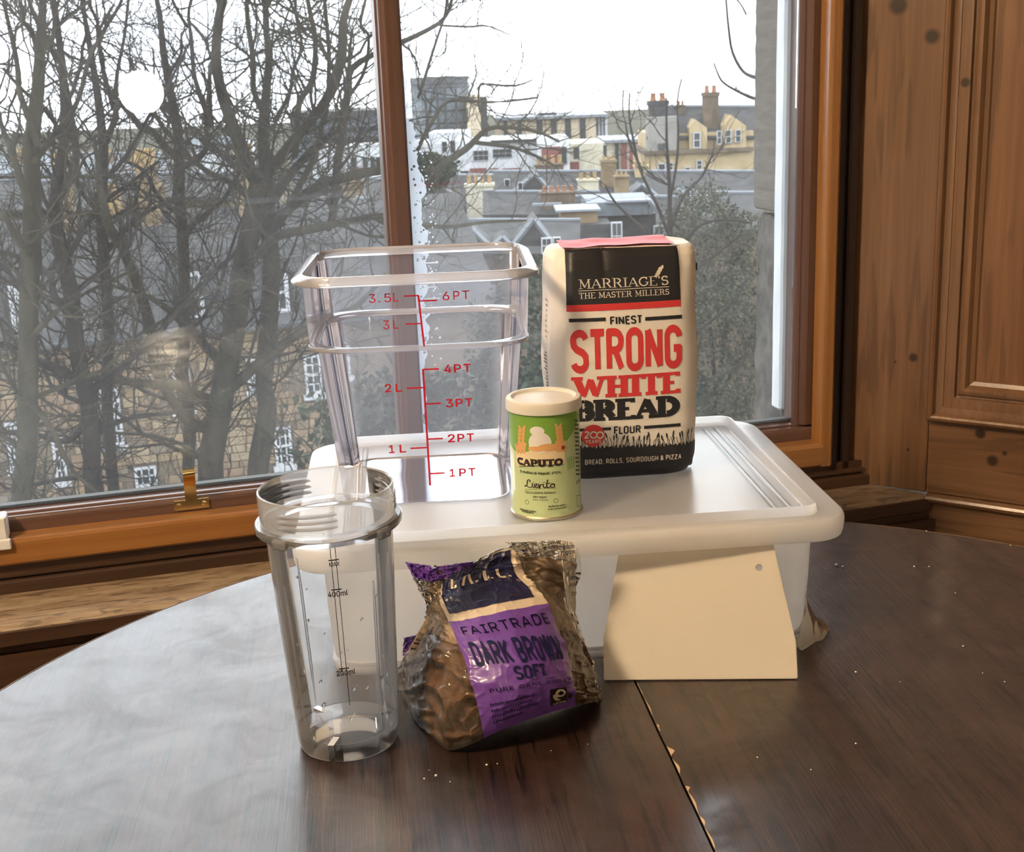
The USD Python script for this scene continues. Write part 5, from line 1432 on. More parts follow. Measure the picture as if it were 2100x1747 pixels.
def far_window(par, u0, v0, u1, v1, D, bars=1, frame=white_wood, glass=dark_window, fw=0.12, out=0.10):
    x0, x1, z0, z1 = span(u0, v0, u1, v1, D)
    w, h = x1 - x0, z1 - z0
    t = min(fw * w, fw * h, 0.30)
    fr = sg.box(x0, z0, x1, z1).difference(sg.box(x0 + t, z0 + t, x1 - t, z1 - t))
    bs = []
    if bars >= 1:
        bs.append(sg.box(x0, (z0 + z1) / 2 - t * .35, x1, (z0 + z1) / 2 + t * .35))
    if bars >= 2:
        bs += [sg.box(x0 + w * k / bars - t * .22, z0, x0 + w * k / bars + t * .22, z1) for k in range(1, bars)]
    m = trimesh.creation.extrude_polygon(union_all([fr] + bs), out + .06, engine='earcut')
    f = obj('window', frame_mesh(m, (0, D + 0.06, 0), (1, 0, 0), (0, 0, 1), (0, -1, 0)), frame, par)
    obj('pane', bbox(x0 + t * .5, x1 - t * .5, D - 0.015, D + 0.03, z0 + t * .5, z1 - t * .5), glass, f)


def slot(par, u0, v0, u1, v1, D, mat=dark_window, name='window'):
    x0, x1, z0, z1 = span(u0, v0, u1, v1, D)
    obj(name, bbox(x0, x1, D - 0.12, D + 0.1, z0, z1), mat, par)


def roof_slope(par, u0, u1, v_ridge, v_eave, D, mat=slate, ub=None, run_=None, name='roof', thick=0.15):
    """A roof plane rising away from the viewer, eaves at distance D; ub: ridge ends if the roof narrows."""
    ub = ub or (u0, u1)
    run_ = run_ or 2.0
    e0, e1 = sight(u0, v_eave, D), sight(u1, v_eave, D)
    r0, r1 = sight(ub[0], v_ridge, D + run_), sight(ub[1], v_ridge, D + run_)
    k0, k1 = r0 + [0, run_ * 1.0, -(r0[2] - e0[2]) * .9], r1 + [0, run_ * 1.0, -(r1[2] - e1[2]) * .9]
    v = np.array([e0, e1, r1, r0, k0, k1, e0 - [0, 0, thick], e1 - [0, 0, thick], k0 - [0, 0, thick], k1 - [0, 0, thick]])
    rf = obj(name, trimesh.convex.convex_hull(v), mat, par)
    obj('ridge_flashing', tube([r0 + [0, 0, .03], (r0 + r1) / 2 + [0, 0, .03], r1 + [0, 0, .03]], .0013 * D, 5), lead_white, rf)
    return rf


def front_gable(par, u0, uc, u1, vp, vs, D, mat, depth=2.0, boards=True):
    p, q, r_ = sight(u0, vs, D), sight(uc, vp, D), sight(u1, vs, D)
    dz = np.array([0, 0, 2.0])
    g_ = obj('gable', trimesh.convex.convex_hull(np.array([p, q, r_, p - dz, r_ - dz, p + [0, depth, 0], q + [0, depth, 0], r_ + [0, depth, 0]])), mat, par)
    if boards:
        for a, b in ((p, q), (q, r_)):
            obj('barge_board', tube([a, (a + b) / 2, b], .0016 * D, 4), lead_white, g_)


def chimney(par, u0, v0, u1, v1, D, mat, pots=3, pot=buff_pot, depth=0.8, pot_h=None):
    x0, x1, z0, z1 = span(u0, v0, u1, v1, D)
    b = obj('chimney', cat_mesh([bbox(x0, x1, D, D + depth, z0 - 1.2, z1)]), mat, par)
    w = x1 - x0
    obj('chimney_cope', bbox(x0 - .06 * w, x1 + .06 * w, D - .06, D + depth + .06, z1 - .10 * (z1 - z0), z1 + .02), mat, b)
    ph = pot_h or 0.30 * w
    for k in range(pots):
        c = x0 + w * (k + .5) / pots
        m = lathe([(.0, 0), (w / pots * .33, 0), (w / pots * .26, ph * .85), (w / pots * .32, ph * .88), (w / pots * .32, ph), (0, ph)], 10)
        m.apply_translation([c, D + depth / 2, z1 + .02])
        obj('chimney_pot', m, pot, b)


def bldg(name, label, cat='building'):
    return thing(name, label, cat)


# far row -----------------------------------------------------------
t = bldg('office_tower', 'grey glass office tower with a curved head, right of the glazing bar')
x0, x1, z0, z1 = span(842, 172, 962, 300, 150)
n = 16
sec = [[(x0 + (x1 - x0) * k / n, 150 + 2.6 * (2 * k / n - 1) ** 2, z) for k in range(n + 1)] + [(x1, 162, z), (x0, 162, z)] for z in (GZ, z1)]
obj('curtain_wall', loft(sec), curtain_glass, t)
obj('roof_slab', loft([[(x, y - .5, z) if y < 160 else (x, y, z) for x, y, z in [(p[0], p[1], zz_) for p in sec[0]]] for zz_ in (z1 + .02, z1 + .75)]), dark_window, t)
for k, v in enumerate((178, 201, 226, 252, 276)):
    _, _, za, zb = span(842, v, 962, v + 3.2, 150)
    obj('floor_band', loft([[(p[0], p[1] - .12, z) for p in sec[0][:n + 1]] + [(x1, 155, z), (x0, 155, z)] for z in (za, zb)]), dark_window, t)
for k, u in enumerate((872, 896, 912, 934)):
    slot(t, u, 182, u + 5, 290, 149.8, name='mullion')
wall_block('stair_tower', cladding_tan, t, 958, 196, 986, 300, 148.5, 8, True)
wall_block('side_wing', dark_window, t, 985, 200, 1000, 300, 149, 9, True)
wall_block('podium', render_white, t, 886, 268, 962, 300, 147.5, 3)
t = bldg('striped_block', 'tan flat-roofed block with dark vertical window strips on the skyline')
wall_block('wall', cladding_tan, t, 1016, 243, 1222, 300, 160, 14, True)
wall_block('corner_bay', render_white, t, 1218, 233, 1246, 300, 160.5, 13, True)
wall_block('roof_edge', lead_white, t, 1012, 238, 1248, 243.5, 159.4, 15)
wall_block('plant_room', dark_window, t, 1104, 231, 1142, 241, 163, 4)
for u in (1033, 1062, 1101, 1130, 1159, 1189):
    slot(t, u, 246 - (u - 1016) * .02, u + (8 if u < 1090 else 12), 292, 160)
for u in (1224, 1231, 1238):
    slot(t, u, 238, u + 2.4, 292, 160.4)
t = bldg('white_apartment_block', 'long white apartment block behind the slate roofs')
wall_block('wall', render_white, t, 846, 291, 1106, 362, 130, 10, True)
wall_block('roof_edge', dark_window, t, 1006, 286, 1106, 292, 129.6, 10)
wall_block('upper_wall', render_white, t, 880, 272, 962, 292, 131, 8)
for u0, v0, u1, v1 in ((906, 290, 917, 312), (923, 288, 934, 314), (970, 308, 1002, 330), (1010, 305, 1050, 324), (944, 350, 962, 360)):
    far_window(t, u0, v0, u1, v1, 130, 1 if u1 - u0 < 20 else 3, fw=.06)
for u0, u1 in ((964, 998), (1004, 1022), (1030, 1066)):
    wall_block('brick_band', cladding_red, t, u0, 345, u1, 358, 129.8, .5)
t = bldg('red_panel_block', 'white block with brick-red window panels left of the yellow tenement')
wall_block('wall', render_white, t, 1104, 284, 1168, 362, 125, 9, True)
wall_block('wall', cream_harl, t, 1166, 294, 1240, 362, 126, 9, True)
wall_block('brick_panel', cladding_red, t, 1111, 301, 1150, 336, 124.8, .4)
wall_block('brick_panel', cladding_red, t, 1170, 332, 1188, 350, 125.8, .4)
for u0, v0, u1, v1 in ((1151, 301, 1162, 336), (1176, 302, 1188, 326), (1237, 297, 1244, 322)):
    slot(t, u0, v0, u1, v1, 124.8)
t = bldg('dark_red_terrace', 'flat-roofed terrace striped in dark red and white')
wall_block('wall', cream_harl, t, 1240, 291, 1330, 366, 135, 9, True)
wall_block('roof_edge', lead_white, t, 1238, 286, 1332, 292, 134.5, 10)
for u0, u1, m in ((1262, 1269, dark_window), (1274, 1286, cladding_red), (1292, 1318, cladding_red), (1321, 1328, dark_window)):
    wall_block('cladding_strip', m, t, u0, 294, u1, 352, 134.8, .4)
t = bldg('yellow_tenement', 'yellow sandstone tenement with gabled dormers and tall chimneys at the right of the skyline')
wall_block('wall', stone_yellow, t, 1323, 312, 1545, 420, 100, 9, True)
wall_block('cornice', stone_brown, t, 1321, 306, 1545, 314, 99.6, 9.6)
wall_block('upper_wall', stone_yellow, t, 1330, 272, 1545, 308, 100.6, 8)
roof_slope(t, 1326, 1548, 219, 282, 100.4, slate, (1336, 1548), 3.5)
chimney(t, 1332, 207, 1370, 290, 101, slate, 2, terracotta, 1.2, .55)
chimney(t, 1444, 190, 1474, 262, 101.5, stone_brown, 2, terracotta, 1.1, .5)
chimney(t, 1390, 216, 1405, 226, 103, stone_brown, 2, terracotta, .8, .3)
for u0, uc, u1, vp, vs, vb in ((1414, 1426, 1450, 245, 262, 306), (1484, 1500, 1530, 236, 258, 306)):
    a = [sight(u0, vs, 100), sight(uc, vp, 100), sight(u1, vs, 100), sight(u1, vb, 100), sight(u0, vb, 100)]
    obj('dormer_gable', trimesh.convex.convex_hull(np.array(a + [p + [0, 3, 0] for p in a])), stone_yellow, t)
for w in ((1421, 271, 1437, 304), (1470, 268, 1480, 296), (1487, 266, 1500, 294), (1507, 265, 1520, 292), (1348, 334, 1366, 372), (1372, 333, 1380, 350), (1428, 328, 1440, 348), (1404, 342, 1416, 366)):
    far_window(t, *w, 99.95, 1, fw=.16)
wall_block('blank_gable', mottled('grey_harl', (0.36, 0.35, 0.33), (0.46, 0.45, 0.42), .8, .9), t, 1330, 240, 1392, 312, 99.7, 2)
slot(t, 1350, 294, 1364, 306, 99.6)
t = bldg('glass_fronted_block', 'low dark glass block over a white wall, left of the glazing bar')
wall_block('glazing', curtain_glass, t, 596, 236, 800, 298, 120, 10, True)
wall_block('roof_edge', slate, t, 590, 228, 802, 240, 119.5, 11)
for v in (262, 282):
    wall_block('floor_band', dark_window, t, 598, v, 798, v + 9, 119.8, .4)
for u in range(612, 800, 24):
    slot(t, u, 240, u + 3, 296, 119.7, name='mullion')
wall_block('white_wall', render_white, t, 640, 297, 810, 364, 116, 4, True)
for u in (722, 744, 760, 772):
    slot(t, u, 322, u + 9, 344, 115.9)
wall_block('brick_panel', cladding_red, t, 722, 344, 752, 352, 115.8, .4)
t = bldg('pale_villa', 'pale rendered villa seen through the middle tree')
wall_block('wall', render_white, t, 392, 296, 486, 345, 105, 8, True)
roof_slope(t, 386, 492, 284, 298, 104.8, slate_pale)
far_window(t, 462, 305, 474, 330, 104.9, 1)
t = bldg('distant_terrace', 'distant slate-roofed terrace low on the skyline at the far left')
wall_block('wall', stone_brown, t, -40, 352, 320, 420, 95, 8, True)
roof_slope(t, -60, 330, 316, 356, 94.5, slate_pale, None, 5)
for u in (30, 110, 205, 262):
    chimney(t, u, 312, u + 22, 334, 97, stone_tan, 3, buff_pot)
for u in range(-20, 310, 44):
    far_window(t, u, 366, u + 14, 396, 94.9, 1)

# middle row of slate roofs ------------------------------------------
def cottage(label, D, u0, u1, v_ridge, v_eave, wall=stone_brown, roofm=slate, ub=None, run_=2.0, wb=None):
    b = bldg('slate_roofed_house', label, 'house')
    wall_block('wall', wall, b, u0 + 3, v_eave - 2, u1 - 3, v_eave + 60, D + .3, run_ * 1.7, True)
    roof_slope(b, u0, u1, v_ridge, v_eave, D, roofm, ub, run_)
    return b


h = cottage('slate-roofed house with a cream chimney, right of the glazing bar', 66, 852, 1018, 360, 424, stone_tan, ub=(872, 1012))
chimney(h, 956, 378, 1012, 425, 65.2, cream_harl, 4, buff_pot)
for u in (876, 892, 906, 922):
    wall_block('chimney_stack', buff_pot if u != 892 else slate, h, u, 393, u + 12, 424, 65.2 + (u % 3) * .2, .6)
slot(h, 974, 364, 988, 371, 66.6, white_wood, 'skylight')
h = cottage('wide slate roof with a skylight behind the cream chimneys', 78, 1004, 1330, 352, 404, stone_brown, run_=2.6)
far_window(h, 1034, 367, 1046, 383, 79.2, 0)
far_window(h, 1238, 366, 1254, 386, 79.2, 0)
chimney(h, 1186, 368, 1228, 402, 74, cream_harl, 3, buff_pot)
chimney(h, 1234, 329, 1264, 372, 79, stone_tan, 3, buff_pot)
chimney(h, 1098, 338, 1156, 356, 83, stone_brown, 4, buff_pot)
chimney(h, 1302, 340, 1330, 366, 80, stone_yellow, 2, buff_pot)
h = cottage('dark brick-trimmed slate house under the far chimneys', 60, 990, 1230, 394, 440, stone_brown, run_=2.2)
chimney(h, 1110, 395, 1180, 412, 60.5, stone_brown, 5, terracotta, .8, .25)
wall_block('white_gutter', lead_white, h, 1092, 417, 1152, 422, 59.5, .3)
h = cottage('pale lead-roofed house with a big flat dormer', 50, 1180, 1390, 404, 500, stone_brown, slate, run_=2.6)
wall_block('dormer', slate, h, 1215, 440, 1345, 500, 46.5, 3)
wall_block('dormer_roof', slate_pale, h, 1204, 414, 1340, 442, 46.2, 3.4)
wall_block('roof_edge', lead_white, h, 1244, 411, 1334, 415, 46, .5)
for a, b in (((1333, 412), (1366, 446)), ((1366, 446), (1372, 494))):
    p, q = sight(*a, 46), sight(*b, 46)
    obj('barge_board', tube([p, (p + q) / 2, q], .10, 4), lead_white, h)
far_window(h, 1340, 462, 1362, 500, 46.3, 2)
wall_block('side_wall', stone_tan, h, 1152, 432, 1226, 460, 44.5, 2)
wall_block('side_roof', lead_white, h, 1140, 430, 1232, 434, 44.3, 2)
wall_block('dark_dormer', slate, h, 1188, 460, 1254, 506, 44.0, 2)
far_window(h, 1253, 455, 1276, 512, 43.9, 2)
h = cottage('row of pale-edged little gables just above the clear container', 39, 880, 1190, 452, 520, stone_brown, slate, run_=2.2)
for uc, vp, du, vb in ((968, 470, 44, 512), (1094, 449, 44, 505), (1030, 486, 30, 515), (925, 478, 26, 512)):
    p, q, r_ = sight(uc - du, vb, 37.6), sight(uc, vp, 37.6), sight(uc + du, vb, 37.6)
    obj('gable', trimesh.convex.convex_hull(np.array([p, q, r_, p + [0, 1.3, .1], q + [0, 1.3, .1], r_ + [0, 1.3, .1]])), slate, h)
    for a, b in ((p, q), (q, r_)):
        obj('barge_board', tube([a, (a + b) / 2, b], .085, 4), lead_white, h)
far_window(h, 1110, 487, 1132, 520, 37.3, 2)
far_window(h, 1134, 486, 1150, 518, 37.3, 1)
h = cottage('brown slate house under the yellow tenement', 72, 1325, 1560, 352, 404, stone_brown, run_=2.6)
wall_block('flashing', lead_white, h, 1378, 386, 1412, 391, 71, .3)
h = cottage('grey roof with a white skylight beside the ivy', 43, 1394, 1560, 396, 470, stone_brown, run_=2.6)
far_window(h, 1382, 438, 1402, 450, 42.9, 0)
far_window(h, 1412, 400, 1470, 404, 43.4, 0)
h = cottage('tan stone house with lit eaves, left of the glazing bar', 56, 618, 815, 368, 410, stone_tan, run_=2.2)
chimney(h, 700, 372, 742, 395, 55, stone_tan, 4, buff_pot)
wall_block('string_course', stone_brown, h, 618, 434, 812, 440, 55.9, .4)
for u in (650, 690, 735, 778):
    far_window(h, u, 446, u + 14, 474, 55.8, 1)
h = cottage('slate house with white sills behind the left tree', 58, 250, 560, 356, 404, stone_tan, run_=2.2)
chimney(h, 296, 384, 330, 408, 57, stone_tan, 3, buff_pot)
wall_block('white_sill', white_wood, h, 336, 470, 382, 476, 57.6, .3)
for u in (288, 352, 420, 480):
    far_window(h, u, 420, u + 15, 452, 57.9, 1)
h = cottage('dull slate house at the far left behind the branches', 54, -60, 234, 372, 430, stone_brown, run_=2.2)
chimney(h, 196, 392, 236, 420, 52, buff_pot, 4, buff_pot)
for u in (0, 60, 130):
    far_window(h, u, 442, u + 16, 474, 53.9, 1)

h = bldg('slate_roofed_house', 'slate gable facing the window between the cream chimneys', 'house')
front_gable(h, 1040, 1097, 1142, 356, 406, 72.5, slate, 2.5)
far_window(h, 1062, 374, 1072, 390, 72.4, 0)
h = bldg('slate_roofed_house', 'small slate hip roof above the tall buff pots', 'house')
front_gable(h, 858, 892, 922, 364, 394, 63.2, slate, 2.0)
h = bldg('slate_roofed_house', 'grey gable with pale edges under the dark red terrace', 'house')
front_gable(h, 1270, 1316, 1362, 378, 412, 62, slate, 2.0)
chimney(h, 1262, 362, 1290, 384, 61.8, stone_tan, 3, buff_pot)
h = bldg('slate_roofed_house', 'brown gable glimpsed just left of the glazing bar', 'house')
front_gable(h, 690, 736, 782, 404, 436, 52, slate, 2.0)
far_window(h, 728, 420, 742, 438, 51.9, 1)
# near sandstone tenement, stone by stone ------------------------------
TN0 = sight(175, 698, 25.0)
ta = math.radians(17.0)
TE, TNn = np.array([math.cos(ta), math.sin(ta), 0]), np.array([-math.sin(ta), math.cos(ta), 0])


def tn_at(u, v):
    d = FWD + (u - 1050) / FPX * RIGHT - (v - 873.5) / FPX * UPV
    k = np.dot(TN0 - EYE, TNn) / np.dot(d, TNn)
    P = EYE + d * k
    return np.dot(P - TN0, TE), P[2] - TN0[2]


def TW(m):
    return frame_mesh(m, TN0, TE, TNn, WZ)


ten = bldg('sandstone_tenement', 'near tenement of coursed brown sandstone behind the trees, with white sash windows')
sa0, _ = tn_at(-60, 800); sa1, _ = tn_at(1010, 720)
ez = 0.0
obj('wall', TW(bbox(sa0 - 14, sa1, 0.06, 8, GZ - TN0[2], ez)), mottled('tenement_mortar', (0.20, 0.165, 0.125), (0.27, 0.22, 0.17), 3, 1.0), ten)
tw = [(202, 800, 256, 912, 3), (350, 756, 396, 838, 2), (622, 730, 662, 806, 2), (560, 878, 602, 952, 3), (274, 960, 328, 1030, 3), (504, 735, 530, 800, 2), (8, 868, 46, 960, 2), (690, 700, 720, 770, 2), (104, 900, 140, 985, 2)]
rects = []
for (u0, v0, u1, v1, bars) in tw:
    s0, z1 = tn_at(u0, v0); s1, z0 = tn_at(u1, v1)
    rects.append(sg.box(s0 - .04, z0 - .10, s1 + .04, z1 + .04))
    tt_ = .055
    fr = sg.box(s0, z0, s1, z1).difference(sg.box(s0 + tt_, z0 + tt_, s1 - tt_, z1 - tt_))
    bs = [sg.box(s0, (z0 + z1) / 2 - .03, s1, (z0 + z1) / 2 + .03)] + [sg.box(s0 + (s1 - s0) * k / bars - .014, z0, s0 + (s1 - s0) * k / bars + .014, z1) for k in range(1, bars)] + [sg.box(s0, z0 + (z1 - z0) * k - .014, s1, z0 + (z1 - z0) * k + .014) for k in (.25, .75)]
    m = trimesh.creation.extrude_polygon(union_all([fr] + bs), .05, engine='earcut')
    f = obj('window', TW(frame_mesh(m, (0, 0.045, 0), (1, 0, 0), (0, 0, 1), (0, -1, 0))), white_wood, ten)
    obj('pane', TW(bbox(s0 + .02, s1 - .02, 0.03, 0.035, z0 + .02, z1 - .02)), pane_far, f)
    obj('sill', TW(bbox(s0 - .06, s1 + .06, -.09, 0.05, z0 - .11, z0, .01)), white_wood, f)
tones = [mottled(f'tenement_stone_{k}', tuple(np.array(c) * .72), c, 5.0, .95, 0.0, detail=3) for k, c in enumerate([(0.42, 0.31, 0.20), (0.34, 0.255, 0.175), (0.47, 0.37, 0.25), (0.38, 0.265, 0.18), (0.29, 0.235, 0.18)])]
g4 = np.random.default_rng(3)
stones = []
zc_, row = ez - .02, 0
zlow = tn_at(300, 1050)[1]
while zc_ > zlow:
    hh = g4.uniform(.13, .21)
    s = sa0 - g4.uniform(0, .4)
    while s < tn_at(700, 850)[0]:
        w = g4.uniform(.22, .52)
        b = sg.box(s, zc_ - hh, s + w, zc_)
        if not any(b.intersects(r) and b.intersection(r).area > .12 * b.area for r in rects):
            stones.append((s, s + w - .016, zc_ - hh + .014, zc_, g4.uniform(0.0, .022), int(g4.integers(0, 5))))
        s += w
    zc_ -= hh
stones.sort(key=lambda r: -((r[1] - r[0]) * (r[3] - r[2])) if r[0] > sa0 + .5 else 9)
late = [[] for _ in tones]
for i, (s0, s1, z0, z1, d, k) in enumerate(stones):
    m = TW(bbox(s0, s1, -.015 - d, .07, z0, z1, .012))
    if i < 290:
        obj('stone', m, tones[k], ten)
    else:
        late[k].append(m)
for k, ms in enumerate(late):
    if ms:
        obj('stonework', cat_mesh(ms), tones[k], ten, kind='stuff')
# its roof, gutter and dormers
_, zr0 = tn_at(300, 500)
rise, runr = 2.1, 3.0
obj('roof', TW(trimesh.convex.convex_hull(np.array([(sa0 - 14, -.25, ez + .02), (sa1 + .2, -.25, ez + .02), (sa1 + .2, runr, ez + rise), (sa0 - 14, runr, ez + rise), (sa0 - 14, runr * 2, ez), (sa1 + .2, runr * 2, ez)]))), slate, ten)
obj('gutter', TW(bbox(sa0 - 14, sa1 + .2, -.34, -.22, ez - .06, ez + .06, .02)), dark_window, ten)
for (u0, v0, u1, v1) in ((378, 560, 422, 650), (14, 588, 50, 690), (560, 560, 596, 640)):
    s0, z1 = tn_at(u0, v0); s1, z0 = tn_at(u1, v1)
    w = s1 - s0
    dm_ = obj('dormer', TW(trimesh.convex.convex_hull(np.array([(s0 - .10, .10, z0), (s1 + .10, .10, z0), (s1 + .10, .10, z1), (s0 - .10, .10, z1), ((s0 + s1) / 2, .10, z1 + .3), (s0 - .1, 2.2, z0 + 1.0), (s1 + .1, 2.2, z0 + 1.0), (s1 + .1, 2.6, z1), (s0 - .1, 2.6, z1), ((s0 + s1) / 2, 2.8, z1 + .3)]))), slate, ten)
    fr = sg.box(s0, z0, s1, z1).difference(sg.box(s0 + .08, z0 + .08, s1 - .08, z1 - .08)).union(sg.box(s0, (z0 + z1) / 2 - .03, s1, (z0 + z1) / 2 + .03))
    obj('dormer_frame', TW(frame_mesh(trimesh.creation.extrude_polygon(fr, .1, engine='earcut'), (0, .12, 0), (1, 0, 0), (0, 0, 1), (0, -1, 0))), white_wood, dm_)
    obj('dormer_pane', TW(bbox(s0 + .04, s1 - .04, .06, .09, z0 + .04, z1 - .04)), pane_far, dm_)
for (u0, v0, u1, v1) in ((118, 470, 160, 520), (300, 462, 352, 512), (520, 430, 566, 490)):
    s0, z1 = tn_at(u0, v0); s1, z0 = tn_at(u1, v1)
    c = obj('chimney', TW(bbox(s0, s1, runr - .4, runr + .4, ez + rise - .6, ez + rise + .9)), stone_tan, ten)
    for k in range(3):
        m = lathe([(0, 0), (.10, 0), (.08, .35), (.10, .37), (.10, .42), (0, .42)], 10); m.apply_translation([s0 + (s1 - s0) * (k + .5) / 3, runr, ez + rise + .9])
        obj('chimney_pot', TW(m), buff_pot, c)
# low garden outbuilding and hedges behind the container
hg = g4


def leafy(name, label, cat, cen, rad, n, leaf, seed, mat=leaf_dark):
    """A shrub: woody stems and many small leaves in clumps."""
    g = np.random.default_rng(seed)
    cen, rad = np.array(cen), np.array(rad)
    t = thing(name, label, cat)
    d = g.normal(size=(n, 3)); d /= np.linalg.norm(d, axis=1, keepdims=True)
    P = cen + d * rad * (g.uniform(.35, 1, (n, 1)) ** .5) * (0.65 + .7 * meshkit.noise(d * 2.6 + seed, seed)[:, None])
    a = g.normal(size=(n, 3)); a /= np.linalg.norm(a, axis=1, keepdims=True)
    b = np.cross(a, g.normal(size=(n, 3))); b /= np.linalg.norm(b, axis=1, keepdims=True)
    s = leaf * g.uniform(.6, 1.4, (n, 1))
    V = np.stack([P - a * s, P + b * s * .6, P + a * s, P - b * s * .6], 1).reshape(-1, 3)
    F_ = np.arange(n)[:, None] * 4
    F_ = np.vstack([F_ + [0, 1, 2], F_ + [0, 2, 3]])
    obj('foliage', tm(V, F_), mat, t, kind='stuff')
    for k in range(5):
        e = cen + g.normal(size=3) * rad * .4
        obj('stem', tube(catmull([np.array([cen[0] + g.uniform(-.3, .3), cen[1], GZ]), cen - [0, 0, rad[2] * .5], e], 8), np.linspace(.06, .02, 8), 5), bark_d, t)


bark_d = mottled('grey_brown_bark', (0.020, 0.018, 0.017), (0.052, 0.046, 0.041), 9, 0.9, stretch=(1, 1, .25))
bark_o = mottled('mossy_bark', (0.030, 0.027, 0.019), (0.070, 0.062, 0.042), 9, 0.9, stretch=(1, 1, .25))
leafy('ivy_shrub', 'dark ivy-clad shrub behind the flour bag, against the window jamb', 'shrub', sight(1455, 520, 14), (.55, .7, .75), 8000, .021, 31, leaf_mid)
leafy('ivy_shrub', 'lower evergreen shrub below the ivy, right of the flour bag', 'shrub', sight(1470, 730, 13), (.62, .7, .85), 9000, .021, 32, leaf_mid)
leafy('ivy_shrub', 'dark evergreen between the container and the flour bag', 'shrub', sight(1110, 720, 16), (.95, .8, 1.1), 6000, .04, 33)
leafy('garden_hedge', 'dark green hedge low behind the clear container', 'hedge', sight(900, 860, 17), (1.9, .8, .75), 3500, .07, 34)
leafy('garden_hedge', 'hedge below the window behind the lid, right of the container', 'hedge', sight(1240, 860, 15), (1.6, .7, .8), 3000, .065, 35)
leafy('evergreen_bush', 'rounded dark bush on the roofs line beside the glazing bar', 'shrub', sight(880, 352, 52), (1.05, .8, .75), 2600, .09, 36)

# ------------------------------------------------------------------ bare winter trees
def grow(base, d, length, rad, depth, g, out, wander=0.22, up=0.10, taper=0.55):
    """A wandering shoot that carries shorter shoots; every shoot is added to out as (points, radii)."""
    n = 6 if depth > 0 else 4
    pts, dd = [np.array(base)], np.array(d, float)
    for k in range(n):
        dd = dd + g.normal(size=3) * wander * np.array([1, .8, 1]) + np.array([0, 0, up])
        dd /= np.linalg.norm(dd)
        pts.append(pts[-1] + dd * length / n)
    pts = np.array(pts)
    out.append((pts, np.linspace(rad, rad * (1 - taper), n + 1)))
    if depth > 0:
        for k in range(int(g.integers(3, 6))):
            i = int(g.integers(1, n + 1))
            side = np.cross(pts[i] - pts[i - 1], g.normal(size=3)); side /= np.linalg.norm(side) + 1e-9
            f = (pts[i] - pts[i - 1]); f /= np.linalg.norm(f)
            grow(pts[i], f * .75 + side * g.uniform(.5, 1.0), length * g.uniform(.45, .72), rad * (1 - taper * i / n) * .62, depth - 1, g, out, wander, up, taper)


def limb_curve(p, n):
    from scipy.interpolate import PchipInterpolator
    s = np.concatenate([[0], np.cumsum(np.linalg.norm(np.diff(p[:, :3], axis=0), axis=1))])
    c = PchipInterpolator(s, p)(np.linspace(0, s[-1], n))
    for _ in range(2):
        c[1:-1] = (c[:-2] + 2 * c[1:-1] + c[2:]) / 4
    return c


def tree(label, limbs, D, seed, shoots, cat='tree', bark=None, spread=0.5, tw_len=.75, tw_rad=.010, name='bare_tree', depth=2, root=None, long=0):
    """limbs: [((u, v, thickness in photo pixels), ...), ...], the first is the trunk. Shoots sprout along the limbs."""
    g = np.random.default_rng(seed)
    t = thing(name, label, cat)
    bark = bark or bark_d
    out = []
    for li, L in enumerate(limbs):
        dd = g.normal() * spread * (0.25 if li == 0 else 1.0)
        n0 = len(L)
        P = np.array([sight(u, v, D + dd * (k / max(1, n0 - 1)) + (0.25 * g.normal() if 0 < k < n0 - 1 and li else 0)) for k, (u, v, w) in enumerate(L)])
        R = np.array([w / FPX * D / 2 for _, _, w in L])
        if li == 0 and root:
            P = np.vstack([[P[0][0], P[0][1], GZ - .1], P]); R = np.concatenate([[R[0] * 1.25], R])
        k = max(10, 4 * len(P))
        C = limb_curve(np.c_[P, R], k)
        rr = np.maximum(C[:, 3], .002)
        c = C[:, :3] + (meshkit.noise(C[:, :3] * 2.3, seed + li)[:, None] - .5) * .05 * np.array([1, 1, 0])
        obj('trunk' if li == 0 else 'branch', tube(c, rr, 9 if li == 0 else 6), bark, t, smooth=60)
        seg = np.gradient(c, axis=0)
        ln = np.linalg.norm(np.diff(c, axis=0), axis=1).sum()
        for _ in range(int(shoots * ln / 3.0 + 1)):
            i = int(g.integers(1 if li else k // 4, k))
            f = seg[i] / (np.linalg.norm(seg[i]) + 1e-9)
            side = np.cross(f, g.normal(size=3)); side /= np.linalg.norm(side) + 1e-9
            dvec = f * g.uniform(.2, .9) + side
            dvec[1] *= .6
            grow(c[i], dvec / np.linalg.norm(dvec), tw_len * g.uniform(.5, 1.35), min(rr[i] * .55, tw_rad * g.uniform(.7, 1.6)), depth, g, out)
        if li == 0:
            for _ in range(long):
                i = int(g.integers(k // 6, int(k * .85)))
                dv = np.array([g.choice([-1, 1]) * g.uniform(.7, 1), g.uniform(-.5, .5), g.uniform(-.15, .7)])
                grow(c[i], dv / np.linalg.norm(dv), g.uniform(1.1, 2.2), min(rr[i] * .5, .020), 2, g, out, .20, .04)
    ms = [tube(p, r, 3, False) for p, r in out]
    V, F_, o = [], [], 0
    for m in ms:
        V.append(m.vertices); F_.append(m.faces + o); o += len(m.vertices)
    obj('twigs', trimesh.Trimesh(np.vstack(V), np.vstack(F_), process=False), bark, t, kind='stuff')
    return len(out)


